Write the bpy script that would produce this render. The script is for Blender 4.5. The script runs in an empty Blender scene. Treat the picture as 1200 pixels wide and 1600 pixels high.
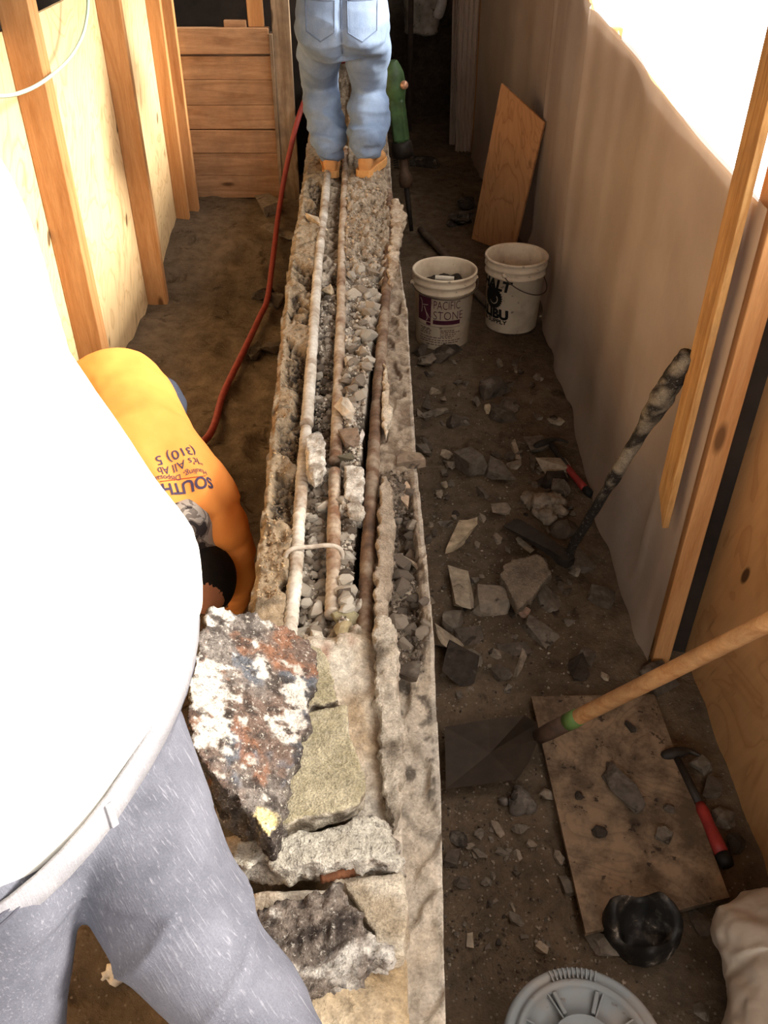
import bpy, bmesh, math, random
from mathutils import Vector, Matrix, noise
from mathutils.bvhtree import BVHTree

R = math.radians
V = Vector
S = bpy.context.scene
COL = S.collection
random.seed(7)


def rgb(r, g, b):
    f = lambda c: (c / 255 / 12.92) if c <= 10 else ((c / 255 + .055) / 1.055) ** 2.4
    return (f(r), f(g), f(b), 1)


# ---------------------------------------------------------------- camera
CAM_H, F, PITCH = 2.0, 1371.0, R(37.5)
cam_d = bpy.data.cameras.new('camera')
cam_d.sensor_fit = 'VERTICAL'
cam_d.sensor_height = 24.0
cam_d.lens = F / 1600 * 24.0
cam_d.clip_start = .02
cam = bpy.data.objects.new('camera', cam_d)
cam.location = (0, 0, CAM_H)
cam.rotation_euler = (R(90) - PITCH, 0, 0)
COL.objects.link(cam)
S.camera = cam

# ---------------------------------------------------------------- light: overcast sky outside, sun high on the open side
w = bpy.data.worlds.new('sky')
S.world = w
w.use_nodes = True
bg = w.node_tree.nodes['Background']
bg.inputs[0].default_value = (1.0, .965, .92, 1)
bg.inputs[1].default_value = 5.4
sd = bpy.data.lights.new('sun', 'SUN')
sd.energy = 10.0
sd.angle = R(14)
sd.color = (1, .93, .82)
sun = bpy.data.objects.new('sun', sd)
sun.rotation_euler = V((-.86, .06, -.46)).to_track_quat('-Z', 'Y').to_euler()
sun.location = (6, -2, 5)
COL.objects.link(sun)
S.view_settings.view_transform = 'Standard'
S.view_settings.look = 'None'
S.view_settings.gamma = 1
S.view_settings.use_curve_mapping = False
S.view_settings.exposure = 0.0


# ---------------------------------------------------------------- pixel -> world measurement
def ray(px, py):
    r, d = (px - 600) / F, (py - 800) / F
    c, s = math.cos(PITCH), math.sin(PITCH)
    return V((r, c - d * s, -s - d * c))


def Zp(px, py, z=0.0):
    v = ray(px, py)
    return V((0, 0, CAM_H)) + v * ((z - CAM_H) / v.z)


def Xp(px, py, x):
    v = ray(px, py)
    return V((0, 0, CAM_H)) + v * (x / v.x)


def Yp(px, py, y):
    v = ray(px, py)
    return V((0, 0, CAM_H)) + v * (y / v.y)


def lerp(a, b, t):
    return a + (b - a) * t


def clamp(x, a=0., b=1.):
    return max(a, min(b, x))


def sm(a, b, x):
    t = clamp((x - a) / (b - a)) if a != b else float(x > a)
    return t * t * (3 - 2 * t)


def interp(tab, x):
    if x <= tab[0][0]:
        return tab[0][1]
    for (x0, y0), (x1, y1) in zip(tab, tab[1:]):
        if x <= x1:
            return lerp(y0, y1, (x - x0) / (x1 - x0))
    return tab[-1][1]


def fbm(x, y, z=0., o=4):
    return noise.fractal(V((x, y, z)), 1.0, 2.0, o)


def nz(x, y=0., z=0.):
    return noise.noise(V((x, y, z)))


# ---------------------------------------------------------------- objects
WP = {}


def bm2me(name, bm, smooth=False):
    me = bpy.data.meshes.new(name)
    bm.to_mesh(me)
    bm.free()
    if smooth:
        me.polygons.foreach_set('use_smooth', [True] * len(me.polygons))
    return me


def obj(name, geo, mat, parent=None, org=None, smooth=False, kind=None, label=None):
    """geo: bmesh or mesh in world coordinates -> ONE object; its origin at its own base, or at its thing's base for a part"""
    me = bm2me(name, geo, smooth) if isinstance(geo, bmesh.types.BMesh) else geo
    me.name = name
    if mat and not me.materials:
        me.materials.append(mat)
    o = bpy.data.objects.new(name, me)
    if parent is not None:
        b = WP[parent.name]
        me.transform(Matrix.Translation(-b))
        o.parent = parent
        WP[o.name] = b
    else:
        if org is None:
            xs = [v.co for v in me.vertices]
            org = V(((min(c.x for c in xs) + max(c.x for c in xs)) / 2, (min(c.y for c in xs) + max(c.y for c in xs)) / 2, min(c.z for c in xs)))
        me.transform(Matrix.Translation(-org))
        o.location = org
        WP[o.name] = V(org)
    COL.objects.link(o)
    if kind:
        o['kind'] = kind
    if label:
        o['label'] = label
    return o


def thing(name, loc, label=None, cat=None, group=None, kind=None):
    o = bpy.data.objects.new(name, None)
    o.empty_display_size = .05
    o.location = loc
    COL.objects.link(o)
    WP[o.name] = V(loc)
    tag(o, label, cat, group, kind)
    return o


def tag(o, label=None, cat=None, group=None, kind=None):
    if label:
        o['label'] = label
    if cat:
        o['category'] = cat
    if group:
        o['group'] = group
    if kind:
        o['kind'] = kind
    return o


# ---------------------------------------------------------------- bmesh shapes (world coordinates)
def B():
    return bmesh.new()


def box(bm, x0, x1, y0, y1, z0, z1, bev=0.):
    return obox(bm, V(((x0 + x1) / 2, (y0 + y1) / 2, (z0 + z1) / 2)), V(((x1 - x0) / 2, 0, 0)), V((0, (y1 - y0) / 2, 0)), V((0, 0, (z1 - z0) / 2)), bev)


def obox(bm, c, a, b, d, bev=0.):
    vs = [bm.verts.new(c + a * i + b * j + d * k) for i in (-1, 1) for j in (-1, 1) for k in (-1, 1)]
    fs = []
    for f in ((0, 1, 3, 2), (4, 6, 7, 5), (0, 4, 5, 1), (2, 3, 7, 6), (0, 2, 6, 4), (1, 5, 7, 3)):
        fs.append(bm.faces.new([vs[i] for i in f]))
    bmesh.ops.recalc_face_normals(bm, faces=fs)
    if bev:
        es = list({e for f in fs for e in f.edges})
        bmesh.ops.bevel(bm, geom=es, offset=bev, segments=2, affect='EDGES', profile=.5)
    return vs


def bar(bm, p, q, wvec, hvec, bev=0.):
    """box from p to q, half-width vectors w and h"""
    obox(bm, (p + q) / 2, (q - p) / 2, wvec, hvec, bev)


def rings(bm, rs, cap=True, closed=True):
    rows = [[bm.verts.new(p) for p in r] for r in rs]
    n = len(rows[0])
    for a, b in zip(rows, rows[1:]):
        for i in range(n if closed else n - 1):
            j = (i + 1) % n
            bm.faces.new((a[i], a[j], b[j], b[i]))
    if cap:
        bm.faces.new(rows[0][::-1])
        bm.faces.new(rows[-1])
    return rows


def loft(bm, st, n=20, cap=True):
    """stations (centre, half-axis a, half-axis b)"""
    return rings(bm, [[c + a * math.cos(2 * math.pi * i / n) + b * math.sin(2 * math.pi * i / n) for i in range(n)] for c, a, b in st], cap)


def frames(pts):
    T = []
    for i in range(len(pts)):
        t = pts[min(i + 1, len(pts) - 1)] - pts[max(i - 1, 0)]
        T.append(t.normalized() if t.length > 1e-9 else V((0, 0, 1)))
    u = T[0].orthogonal().normalized()
    out = []
    for t in T:
        u = (u - t * u.dot(t))
        u = u.normalized() if u.length > 1e-6 else t.orthogonal().normalized()
        out.append((t, u, t.cross(u)))
    return out


def catmull(pts, k=6):
    out = []
    n = len(pts)
    for i in range(n - 1):
        p0, p1, p2, p3 = pts[max(i - 1, 0)], pts[i], pts[i + 1], pts[min(i + 2, n - 1)]
        for s in range(k):
            t = s / k
            out.append(.5 * ((2 * p1) + (p2 - p0) * t + (2 * p0 - 5 * p1 + 4 * p2 - p3) * t * t + (3 * p1 - p0 - 3 * p2 + p3) * t ** 3))
    out.append(pts[-1])
    return out


def tube(bm, pts, rad, n=10, rfun=None):
    """round tube; rad one number or a list"""
    if len(pts) < 2:
        return
    fr = frames(pts)
    rs = []
    for i, (p, (t, u, v)) in enumerate(zip(pts, fr)):
        r = rad[i] if isinstance(rad, (list, tuple)) else rad
        if rfun:
            r = rfun(i, r)
        rs.append([p + (u * math.cos(2 * math.pi * k / n) + v * math.sin(2 * math.pi * k / n)) * r for k in range(n)])
    rings(bm, rs)


def limb(bm, st, k=4, n=16):
    """tapering limb through (point, radius), with rounded ends"""
    ps = catmull([s[0] for s in st], k)
    rr = []
    for i in range(len(st) - 1):
        rr += [lerp(st[i][1], st[i + 1][1], j / k) for j in range(k)]
    rr.append(st[-1][1])
    d0, d1 = (ps[0] - ps[1]).normalized(), (ps[-1] - ps[-2]).normalized()
    r0, r1 = rr[0], rr[-1]
    ps = [ps[0] + d0 * r0 * .9, ps[0] + d0 * r0 * .55] + ps + [ps[-1] + d1 * r1 * .55, ps[-1] + d1 * r1 * .9]
    rr = [r0 * .35, r0 * .8] + rr + [r1 * .8, r1 * .35]
    tube(bm, ps, rr, n)


def ball(bm, c, rx, ry=None, rz=None, rot=None, sub=3):
    ry, rz = ry or rx, rz or rx
    m = Matrix.Translation(c) @ (rot.to_4x4() if rot else Matrix.Identity(4)) @ Matrix.Diagonal((rx, ry, rz, 1))
    bmesh.ops.create_icosphere(bm, subdivisions=sub, radius=1, matrix=m)


def cyl(bm, p, q, r0, r1=None, n=24):
    d = (q - p).normalized()
    u = d.orthogonal().normalized()
    v = d.cross(u)
    r1 = r0 if r1 is None else r1
    rings(bm, [[c + (u * math.cos(2 * math.pi * k / n) + v * math.sin(2 * math.pi * k / n)) * r for k in range(n)] for c, r in ((p, r0), (q, r1))])


def lathe(bm, c, prof, n=48, axis=None):
    """closed-up profile [(r, z)] turned about the vertical through c"""
    rings(bm, [[V((c.x + r * math.cos(2 * math.pi * k / n), c.y + r * math.sin(2 * math.pi * k / n), c.z + z)) for k in range(n)] for r, z in prof], cap=False)


def melt(bm, voxel, smooth=2, fac=.5):
    """one continuous skin over overlapping shapes"""
    me = bpy.data.meshes.new('t')
    bmesh.ops.recalc_face_normals(bm, faces=bm.faces)
    bm.to_mesh(me)
    bm.free()
    o = bpy.data.objects.new('t', me)
    COL.objects.link(o)
    m = o.modifiers.new('r', 'REMESH')
    m.mode = 'VOXEL'
    m.voxel_size = voxel
    if smooth:
        s = o.modifiers.new('s', 'SMOOTH')
        s.iterations = smooth
        s.factor = fac
    dg = bpy.context.evaluated_depsgraph_get()
    dg.update()
    out = bpy.data.meshes.new_from_object(o.evaluated_get(dg))
    bpy.data.objects.remove(o)
    bpy.data.meshes.remove(me)
    out.polygons.foreach_set('use_smooth', [True] * len(out.polygons))
    return out


def displace(me, f):
    """push every vertex along its normal by f(point, normal)"""
    nn = [v.normal.copy() for v in me.vertices]
    for v, n_ in zip(me.vertices, nn):
        v.co += n_ * f(v.co, n_)
    me.update()
    return me


def paint(me, f):
    a = me.color_attributes.new('Col', 'FLOAT_COLOR', 'POINT')
    buf = []
    for v in me.vertices:
        c = f(v.co, v.normal)
        buf += [c[0], c[1], c[2], 1.0]
    a.data.foreach_set('color', buf)
    return me


def flat_text(body, size, ex=0., shear=0., sx=1., bold=0.):
    """lettering as a flat mesh in xy, starting at the origin"""
    c = bpy.data.curves.new('t', 'FONT')
    c.body = body
    c.size = size
    c.shear = shear
    c.offset = bold
    c.resolution_u = 3
    o = bpy.data.objects.new('t', c)
    COL.objects.link(o)
    dg = bpy.context.evaluated_depsgraph_get()
    dg.update()
    me = bpy.data.meshes.new_from_object(o.evaluated_get(dg))
    bpy.data.objects.remove(o)
    bm = B()
    bm.from_mesh(me)
    bpy.data.meshes.remove(me)
    bmesh.ops.remove_doubles(bm, verts=bm.verts, dist=1e-5)
    bmesh.ops.triangulate(bm, faces=bm.faces)
    for v in bm.verts:
        v.co.x *= sx
    for _ in range(3):
        es = [e for e in bm.edges if e.calc_length() > .012]
        if not es:
            break
        bmesh.ops.subdivide_edges(bm, edges=es, cuts=1)
        bmesh.ops.triangulate(bm, faces=bm.faces)
    return bm


def merge(dst, src, f):
    """add the bmesh src to dst with every point mapped by f"""
    m = {v: dst.verts.new(f(v.co)) for v in src.verts}
    for fa in src.faces:
        try:
            dst.faces.new([m[v] for v in fa.verts])
        except ValueError:
            pass
    src.free()


# ---------------------------------------------------------------- materials
class N:
    def __init__(s, name, rough=.8, spec=.3):
        s.m = bpy.data.materials.new(name)
        s.m.use_nodes = True
        s.t = s.m.node_tree
        s.b = s.t.nodes['Principled BSDF']
        s.b.inputs['Roughness'].default_value = rough
        s.b.inputs['Specular IOR Level'].default_value = spec
        s.co = s.t.nodes.new('ShaderNodeTexCoord').outputs['Object']

    def new(s, kind, **kw):
        n = s.t.nodes.new(kind)
        for k, v in kw.items():
            setattr(n, k, v)
        return n

    def link(s, a, b):
        s.t.links.new(a, b)

    def geo(s):
        return s.new('ShaderNodeNewGeometry').outputs['Position']

    def map(s, vec=None, scale=(1, 1, 1), rot=(0, 0, 0), loc=(0, 0, 0)):
        n = s.new('ShaderNodeMapping')
        n.inputs['Scale'].default_value = scale
        n.inputs['Rotation'].default_value = rot
        n.inputs['Location'].default_value = loc
        s.link(vec or s.co, n.inputs['Vector'])
        return n.outputs[0]

    def noise(s, scale=5, detail=5, rough=.6, vec=None, dist=0.):
        n = s.new('ShaderNodeTexNoise')
        n.inputs['Scale'].default_value = scale
        n.inputs['Detail'].default_value = detail
        n.inputs['Roughness'].default_value = rough
        n.inputs['Distortion'].default_value = dist
        s.link(vec or s.co, n.inputs['Vector'])
        return n.outputs['Fac']

    def voro(s, scale=5, vec=None, feature='F1', out='Distance'):
        n = s.new('ShaderNodeTexVoronoi', feature=feature)
        n.inputs['Scale'].default_value = scale
        s.link(vec or s.co, n.inputs['Vector'])
        return n.outputs[out]

    def wave(s, scale=5, dist=4, detail=3, dscale=1., vec=None, axis='X', kind='BANDS'):
        n = s.new('ShaderNodeTexWave', wave_type=kind)
        if kind == 'BANDS':
            n.bands_direction = axis
        n.inputs['Scale'].default_value = scale
        n.inputs['Distortion'].default_value = dist
        n.inputs['Detail'].default_value = detail
        n.inputs['Detail Scale'].default_value = dscale
        s.link(vec or s.co, n.inputs['Vector'])
        return n.outputs['Fac']

    def ramp(s, fac, stops, interp='LINEAR'):
        n = s.new('ShaderNodeValToRGB')
        cr = n.color_ramp
        cr.interpolation = interp
        while len(cr.elements) < len(stops):
            cr.elements.new(.5)
        for e, (p, c) in zip(cr.elements, stops):
            e.position = p
            e.color = c if isinstance(c, (tuple, list)) else (c, c, c, 1)
        s.link(fac, n.inputs[0])
        return n.outputs[0]

    def mix(s, fac, a, b, mode='MIX'):
        n = s.new('ShaderNodeMix', data_type='RGBA', blend_type=mode)
        for v, i in ((fac, 0), (a, 6), (b, 7)):
            if isinstance(v, (float, int)):
                n.inputs[i].default_value = v if i == 0 else (v, v, v, 1)
            elif isinstance(v, (tuple, list)):
                n.inputs[i].default_value = v
            else:
                s.link(v, n.inputs[i])
        return n.outputs[2]

    def math(s, op, a, b=0.):
        n = s.new('ShaderNodeMath', operation=op)
        for v, i in ((a, 0), (b, 1)):
            if isinstance(v, (float, int)):
                n.inputs[i].default_value = v
            else:
                s.link(v, n.inputs[i])
        return n.outputs[0]

    def bump(s, h, st=.4, dist=.01):
        n = s.new('ShaderNodeBump')
        n.inputs['Strength'].default_value = st
        n.inputs['Distance'].default_value = dist
        s.link(h, n.inputs['Height'])
        if s.b.inputs['Normal'].is_linked:
            s.link(s.b.inputs['Normal'].links[0].from_socket, n.inputs['Normal'])
        s.link(n.outputs[0], s.b.inputs['Normal'])

    def color(s, c):
        if isinstance(c, (tuple, list)):
            s.b.inputs['Base Color'].default_value = c
        else:
            s.link(c, s.b.inputs['Base Color'])
        return s


def plain(name, c, rough=.6, var=.25, scale=20, bump=.1, spec=.3, metal=0.):
    n = N(name, rough, spec)
    k = n.noise(scale, 4, .6)
    d = tuple(x * (1 - var) for x in c[:3]) + (1,)
    l = tuple(min(1, x * (1 + var)) for x in c[:3]) + (1,)
    n.color(n.ramp(k, [(.3, d), (.7, l)]))
    n.b.inputs['Metallic'].default_value = metal
    if bump:
        n.bump(k, bump, .005)
    return n.m


def wood(name, light, dark, axis='z', knots=True, rough=.7, dirt=0., fine=1.):
    n = N(name, rough, .25)
    st = {'x': (1.2, 14, 14), 'y': (14, 1.2, 14), 'z': (14, 14, 1.2)}[axis]
    oi = n.new('ShaderNodeObjectInfo').outputs['Random']
    add = n.new('ShaderNodeVectorMath', operation='ADD')
    n.link(n.co, add.inputs[0])
    cmb = n.new('ShaderNodeCombineXYZ')
    n.link(n.math('MULTIPLY', oi, 7.3), cmb.inputs[0])
    n.link(n.math('MULTIPLY', oi, 3.1), cmb.inputs[1])
    n.link(n.math('MULTIPLY', oi, 5.7), cmb.inputs[2])
    n.link(cmb.outputs[0], add.inputs[1])
    v = n.map(add.outputs[0], st)
    g = n.noise(1.3 * fine, 6, .6, v, 1.5)
    f = n.noise(9, 3, .7, n.map(add.outputs[0], tuple(x * 2 for x in st)))
    c = n.ramp(g, [(.32, dark), (.5, tuple((a + b) / 2 for a, b in zip(light, dark))), (.68, light)])
    c = n.mix(.35, c, n.ramp(f, [(.3, .45), (.7, 1.0)]), 'MULTIPLY')
    c = n.mix(.6, c, n.ramp(oi, [(0, .68), (1, 1.0)]), 'MULTIPLY')
    if knots:
        ks = {'x': (2.2, 7, 7), 'y': (7, 2.2, 7), 'z': (7, 7, 2.2)}[axis]
        k = n.voro(1.0, n.map(add.outputs[0], ks))
        c = n.mix(n.ramp(k, [(.07, 1.0), (.13, 0.)]), c, tuple(x * .3 for x in dark[:3]) + (1,))
    if dirt:
        d = n.noise(6, 6, .65)
        c = n.mix(n.math('MULTIPLY', n.ramp(d, [(.4, 0.), (.62, 1.0)]), dirt), c, rgb(78, 66, 54))
    n.color(c)
    n.bump(f, .15, .004)
    return n.m


def plywood(name, light, dark, dirt=0., rot=0., lines=13., edge=.8):
    n = N(name, .75, .2)
    v = n.map(n.geo(), (1, 1, 1), (rot, 0, 0))
    big = n.noise(1.0, 3, .5, n.map(v, (2.5, 2.5, 1.4)), 1.2)
    w_ = n.math('FRACT', n.math('MULTIPLY', big, lines))
    c = n.ramp(w_, [(0, tuple(x * edge for x in dark[:3]) + (1,)), (.3, light), (.75, light), (1, tuple((a + b * 2) / 3 for a, b in zip(dark, light)))])
    t = n.noise(1.5, 5, .6)
    c = n.mix(.45, c, n.ramp(t, [(.3, tuple(x * .75 for x in light[:3]) + (1,)), (.7, light)]))
    k = n.voro(1.0, n.map(v, (7, 7, 3.2)))
    c = n.mix(n.ramp(k, [(.08, 1.0), (.13, 0.)]), c, tuple(x * .22 for x in dark[:3]) + (1,))
    fl = n.noise(1., 3, .6, n.map(v, (16, 16, 3.5)))
    c = n.mix(n.ramp(fl, [(.62, 0.), (.72, .55)]), c, tuple(x * .5 for x in dark[:3]) + (1,))
    g = n.noise(40, 3, .6, n.map(v, (1, 1, .12)))
    c = n.mix(.3, c, n.ramp(g, [(.3, .6), (.7, 1.0)]), 'MULTIPLY')
    if dirt:
        d = n.noise(9, 8, .7)
        c = n.mix(n.math('MULTIPLY', n.ramp(d, [(.42, 0.), (.6, 1.0)]), dirt), c, rgb(66, 56, 46))
        d2 = n.noise(38, 3, .6)
        c = n.mix(n.math('MULTIPLY', n.ramp(d2, [(.63, 0.), (.68, 1.0)]), dirt), c, rgb(34, 30, 27))
    n.color(c)
    n.bump(g, .1, .003)
    return n.m


def attr_rough(name, rough=.9, s1=60, s2=240, b1=.5, b2=.35, lo=.55, hi=1.25, d1=.012, speck=0.):
    """colour from the painted albedo, broken up by grain"""
    n = N(name, rough, .2)
    a = n.new('ShaderNodeAttribute', attribute_name='Col').outputs['Color']
    k1, k2 = n.noise(s1, 6, .65), n.noise(s2, 3, .6)
    c = n.mix(1., a, n.ramp(k1, [(.3, lo), (.7, hi)]), 'MULTIPLY')
    c = n.mix(.5, c, n.ramp(k2, [(.35, lo), (.65, hi)]), 'MULTIPLY')
    if speck:
        k3, k4 = n.noise(95, 5, .75), n.noise(120, 5, .75, n.map(n.co, (1, 1, 1), (0, 0, 0), (3, 5, 7)))
        c = n.mix(n.math('MULTIPLY', n.ramp(k3, [(.55, 0.), (.66, 1.)]), speck), c, rgb(58, 50, 44))
        c = n.mix(n.math('MULTIPLY', n.ramp(k4, [(.57, 0.), (.68, 1.)]), speck), c, rgb(206, 198, 186))
    n.color(c)
    n.bump(k1, b1, d1)
    n.bump(k2, b2, .004)
    return n.m


def rock_mat(name, lo=.5, hi=1.25, pale=.5, scale=28):
    """broken concrete: the object's own colour with pale dust and dark pits"""
    n = N(name, .9, .15)
    oi = n.new('ShaderNodeObjectInfo')
    k = n.noise(scale, 6, .65)
    c = n.mix(1., oi.outputs['Color'], n.ramp(k, [(.3, lo), (.7, hi)]), 'MULTIPLY')
    add = n.new('ShaderNodeVectorMath', operation='ADD')
    n.link(n.co, add.inputs[0])
    n.link(oi.outputs['Random'], add.inputs[1])
    d = n.noise(11, 4, .6, add.outputs[0])
    c = n.mix(n.math('MULTIPLY', n.ramp(d, [(.55, 0.), (.68, 1.0)]), pale), c, rgb(150, 142, 130))
    d2 = n.noise(17, 4, .6, add.outputs[0], .6)
    c = n.mix(n.ramp(d2, [(.62, 0.), (.7, .8)]), c, rgb(40, 36, 32))
    n.color(c)
    n.bump(k, .6, .008)
    n.bump(n.noise(140, 3, .6), .35, .003)
    return n.m

# ---------------------------------------------------------------- materials of the place
STUD = wood('stud_wood', rgb(216, 162, 108), rgb(186, 128, 76), 'z', knots=True, rough=.65)
PLANK = wood('old_plank', rgb(204, 160, 120), rgb(166, 122, 86), 'x', rough=.8, dirt=.3)
BATTEN = wood('batten_wood', rgb(226, 176, 112), rgb(178, 122, 62), 'z', rough=.8, dirt=.25, fine=2.)
GREYWOOD = wood('weathered_wood', rgb(188, 164, 136), rgb(138, 112, 86), 'z', rough=.85, dirt=.5)
PLY_L = plywood('pale_plywood', rgb(236, 202, 152), rgb(214, 168, 114), rot=.5)
PLY_R = plywood('plywood', rgb(196, 150, 102), rgb(162, 114, 72), rot=-.35, lines=7., edge=1.)
PLY_D = plywood('dirty_plywood', rgb(146, 124, 100), rgb(122, 102, 82), dirt=.8)
DARKBACK = plain('dark_backing', rgb(44, 36, 30), .9, .4, 6, .2)  # dark tone standing in for unlit space, shared by the closures


def dirt_mat():
    n = N('dirt', .95, .1)
    g = n.geo()
    a, b, c = n.noise(1.6, 5, .6, g), n.noise(14, 7, .7, g), n.noise(70, 4, .65, g)
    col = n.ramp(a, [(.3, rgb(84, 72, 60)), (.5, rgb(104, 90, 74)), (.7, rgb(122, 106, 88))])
    lighter = n.ramp(a, [(.3, rgb(100, 87, 72)), (.5, rgb(119, 104, 86)), (.7, rgb(138, 121, 100))])  # lighter dirt tone, left of the wall and towards the far end
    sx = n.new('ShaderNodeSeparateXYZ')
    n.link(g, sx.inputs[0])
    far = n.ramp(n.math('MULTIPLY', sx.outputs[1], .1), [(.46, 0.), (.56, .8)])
    col = n.mix(n.math('MAXIMUM', n.math('LESS_THAN', sx.outputs[0], -.2), far), col, lighter)
    col = n.mix(.8, col, n.ramp(b, [(.32, .45), (.6, 1.05)]), 'MULTIPLY')
    col = n.mix(n.ramp(n.noise(9, 4, .6, g, .8), [(.6, 0.), (.68, .65)]), col, rgb(54, 44, 36))
    col = n.mix(n.ramp(n.voro(55, g), [(.10, .5), (.2, 0.)]), col, rgb(150, 138, 122))
    n.color(col)
    n.bump(b, .7, .03)
    n.bump(c, .5, .008)
    return n.m


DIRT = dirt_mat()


# ---------------------------------------------------------------- floor
def floor_h(x, y):
    h = .012 * fbm(x * 3.1, y * 3.1, 1.7)
    if x < -.2:
        h += .15 * sm(4.3, 5.5, y) + .02 * fbm(x * 5, y * 5, 4.1, 3)
        for fx, fy in FOOT:
            d = math.hypot((x - fx) / .07, (y - fy) / .11)
            h -= .022 * (1 - sm(.4, 1.3, d)) - .008 * (sm(.9, 1.2, d) - sm(1.2, 1.9, d))
    else:
        h += .012 * fbm(x * 9, y * 9, 8.3, 3)
    return h


FOOT = [(-1.0, 4.7), (-.83, 4.35), (-1.02, 4.0), (-.75, 3.9), (-.9, 3.6), (-.62, 3.5), (-.98, 3.25), (-.7, 3.15), (-.52, 4.3), (-.8, 4.95), (-.6, 4.75), (-.5, 3.05), (-.9, 2.9)]


def build_floor():
    xs, ys = [-1.5 + .022 * i for i in range(119)], []
    y = -.6
    while y < 9.2:
        ys.append(y)
        y += .022 if y < 5.8 else .05
    bm = B()
    rows = [[bm.verts.new((x, y, floor_h(x, y))) for x in xs] for y in ys]
    for a, b in zip(rows, rows[1:]):
        for i in range(len(xs) - 1):
            bm.faces.new((a[i], a[i + 1], b[i + 1], b[i]))
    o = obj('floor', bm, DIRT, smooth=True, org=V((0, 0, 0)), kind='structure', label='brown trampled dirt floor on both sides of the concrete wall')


build_floor()

# ---------------------------------------------------------------- left wall: plywood on studs
XP, XI = -1.272, -1.165
wl = thing('wall_left', (XP, 3.0, 0), 'pale plywood wall on bare pine studs, left of the trench', kind='structure')
for y0, y1 in ((-.6, 1.46), (1.465, 3.33), (3.335, 5.8)):
    bm = B()
    box(bm, XP - .016, XP, y0, y1, -.06, 1.49, .001)
    obj('plywood_sheet', bm, PLY_L, wl)
for y0, t, xi in ((.7, .045, XI), (2.0, .045, XI), (3.29, .045, XI), (3.336, .04, XI), (4.43, .045, XI), (5.36, .045, XI - .03), (5.5, .05, XI + .005)):
    bm = B()
    box(bm, XP + .001, xi, y0, y0 + t, -.02, 2.7, .003)
    obj('stud', bm, STUD, wl)
bm = B()
box(bm, XP - .4, XP - .38, -1.6, 9.1, -.1, 2.7)
obj('dark_void_sheet', bm, DARKBACK, wl)  # dark sheet standing in for the unlit void above the plywood

# ---------------------------------------------------------------- planked end wall of the left trench
YB = 5.76
wb = thing('wall_back', (-.9, YB, .12), 'end wall of seven stacked old planks closing the left trench', kind='structure')
rnd = random.Random(3)
for k in range(7):
    bm = B()
    z0 = .15 + k * .14
    dy = [0, .004, -.004, .003, .0, .006, -.01][k]
    g = [.002, .002, .006, .002, .002, .012, .002][k]
    box(bm, -1.25 + .002 * k, -.672, YB + dy, YB + .05 + dy, z0, z0 + .14 - g, .004)
    for v in bm.verts:
        v.co.z += .003 * nz(v.co.x * 5, k, 0)
    obj('plank', bm, PLANK, wb)
bm = B()
box(bm, -.672, -.650, YB - .02, YB + .05, .1, 1.1, .003)
obj('edge_trim', bm, GREYWOOD, wb)
bm = B()
box(bm, -.650, -.545, YB - .01, YB + .03, .12, 2.7, .004)
obj('side_board', bm, GREYWOOD, wb)
bm = B()
box(bm, -.79, -.70, YB + .01, YB + .05, 1.13, 2.7, .004)
obj('stud', bm, STUD, wb)
bm = B()
box(bm, -1.66, -.5, YB + .5, YB + .54, -.1, 2.7)
obj('dark_void_sheet', bm, DARKBACK, wb)  # dark sheet standing in for the unlit space behind the planks
bm = B()
box(bm, -.93, -.80, YB + .002, YB + .045, 1.128, 1.166, .003)
tag(obj('wood_block', bm, PLANK), 'small wood offcut lying on top of the planked end wall', 'wood')

# ---------------------------------------------------------------- far end
FAR = attr_rough('far_bank', s1=10, s2=50, b1=.8, d1=.05)


def build_far():
    bm = B()
    n, m = 60, 50
    P = [[V((lerp(-1.35, 1.5, i / n), 8.55 + .10 * fbm(i * .13, j * .13, 3), lerp(-.05, 2.75, j / m))) for i in range(n + 1)] for j in range(m + 1)]
    rows = [[bm.verts.new(p) for p in r] for r in P]
    for a, b in zip(rows, rows[1:]):
        for i in range(n):
            bm.faces.new((a[i], a[i + 1], b[i + 1], b[i]))
    me = bm2me('wall_far', bm, True)
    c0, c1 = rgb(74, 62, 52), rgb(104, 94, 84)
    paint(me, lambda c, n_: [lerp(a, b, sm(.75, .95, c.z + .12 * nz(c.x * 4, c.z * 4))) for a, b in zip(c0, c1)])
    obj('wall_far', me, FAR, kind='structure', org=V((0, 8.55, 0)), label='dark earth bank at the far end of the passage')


build_far()
CONC_PALE = rock_mat('far_concrete', pale=.6, scale=14)
bm = B()
p = Yp(664, 6, 8.3)
box(bm, p.x - .16, p.x + .12, 8.24, 8.6, .70, 1.35, .02)
me = melt(bm, .02, 2)
displace(me, lambda c, n_: .03 * fbm(c.x * 7, c.y * 7, c.z * 7))
o = tag(obj('concrete_pier', me, CONC_PALE), 'grey broken concrete block set high in the far dark bank', 'concrete')
o.color = rgb(150, 142, 130)
bm = B()
tube(bm, catmull([Yp(692, -30, 8.2), Yp(690, 5, 8.22), Yp(683, 28, 8.25)], 4), [.045] * 8 + [.03], 10)
tag(obj('white_rag', melt(bm, .012, 2), plain('white_cloth', rgb(205, 200, 196), .8)), 'white scrap hanging beside the pale concrete block at the far end', 'rag')
bm = B()
pp = Yp(641, 130, 8.0)
cyl(bm, V((pp.x, 8.02, -.02)), V((pp.x - .01, 8.05, 2.7)), .022, n=12)
tag(obj('steel_post', bm, plain('rusty_dark', rgb(58, 46, 38), .8)), 'thin dark upright post before the far earth bank', 'post')

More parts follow.
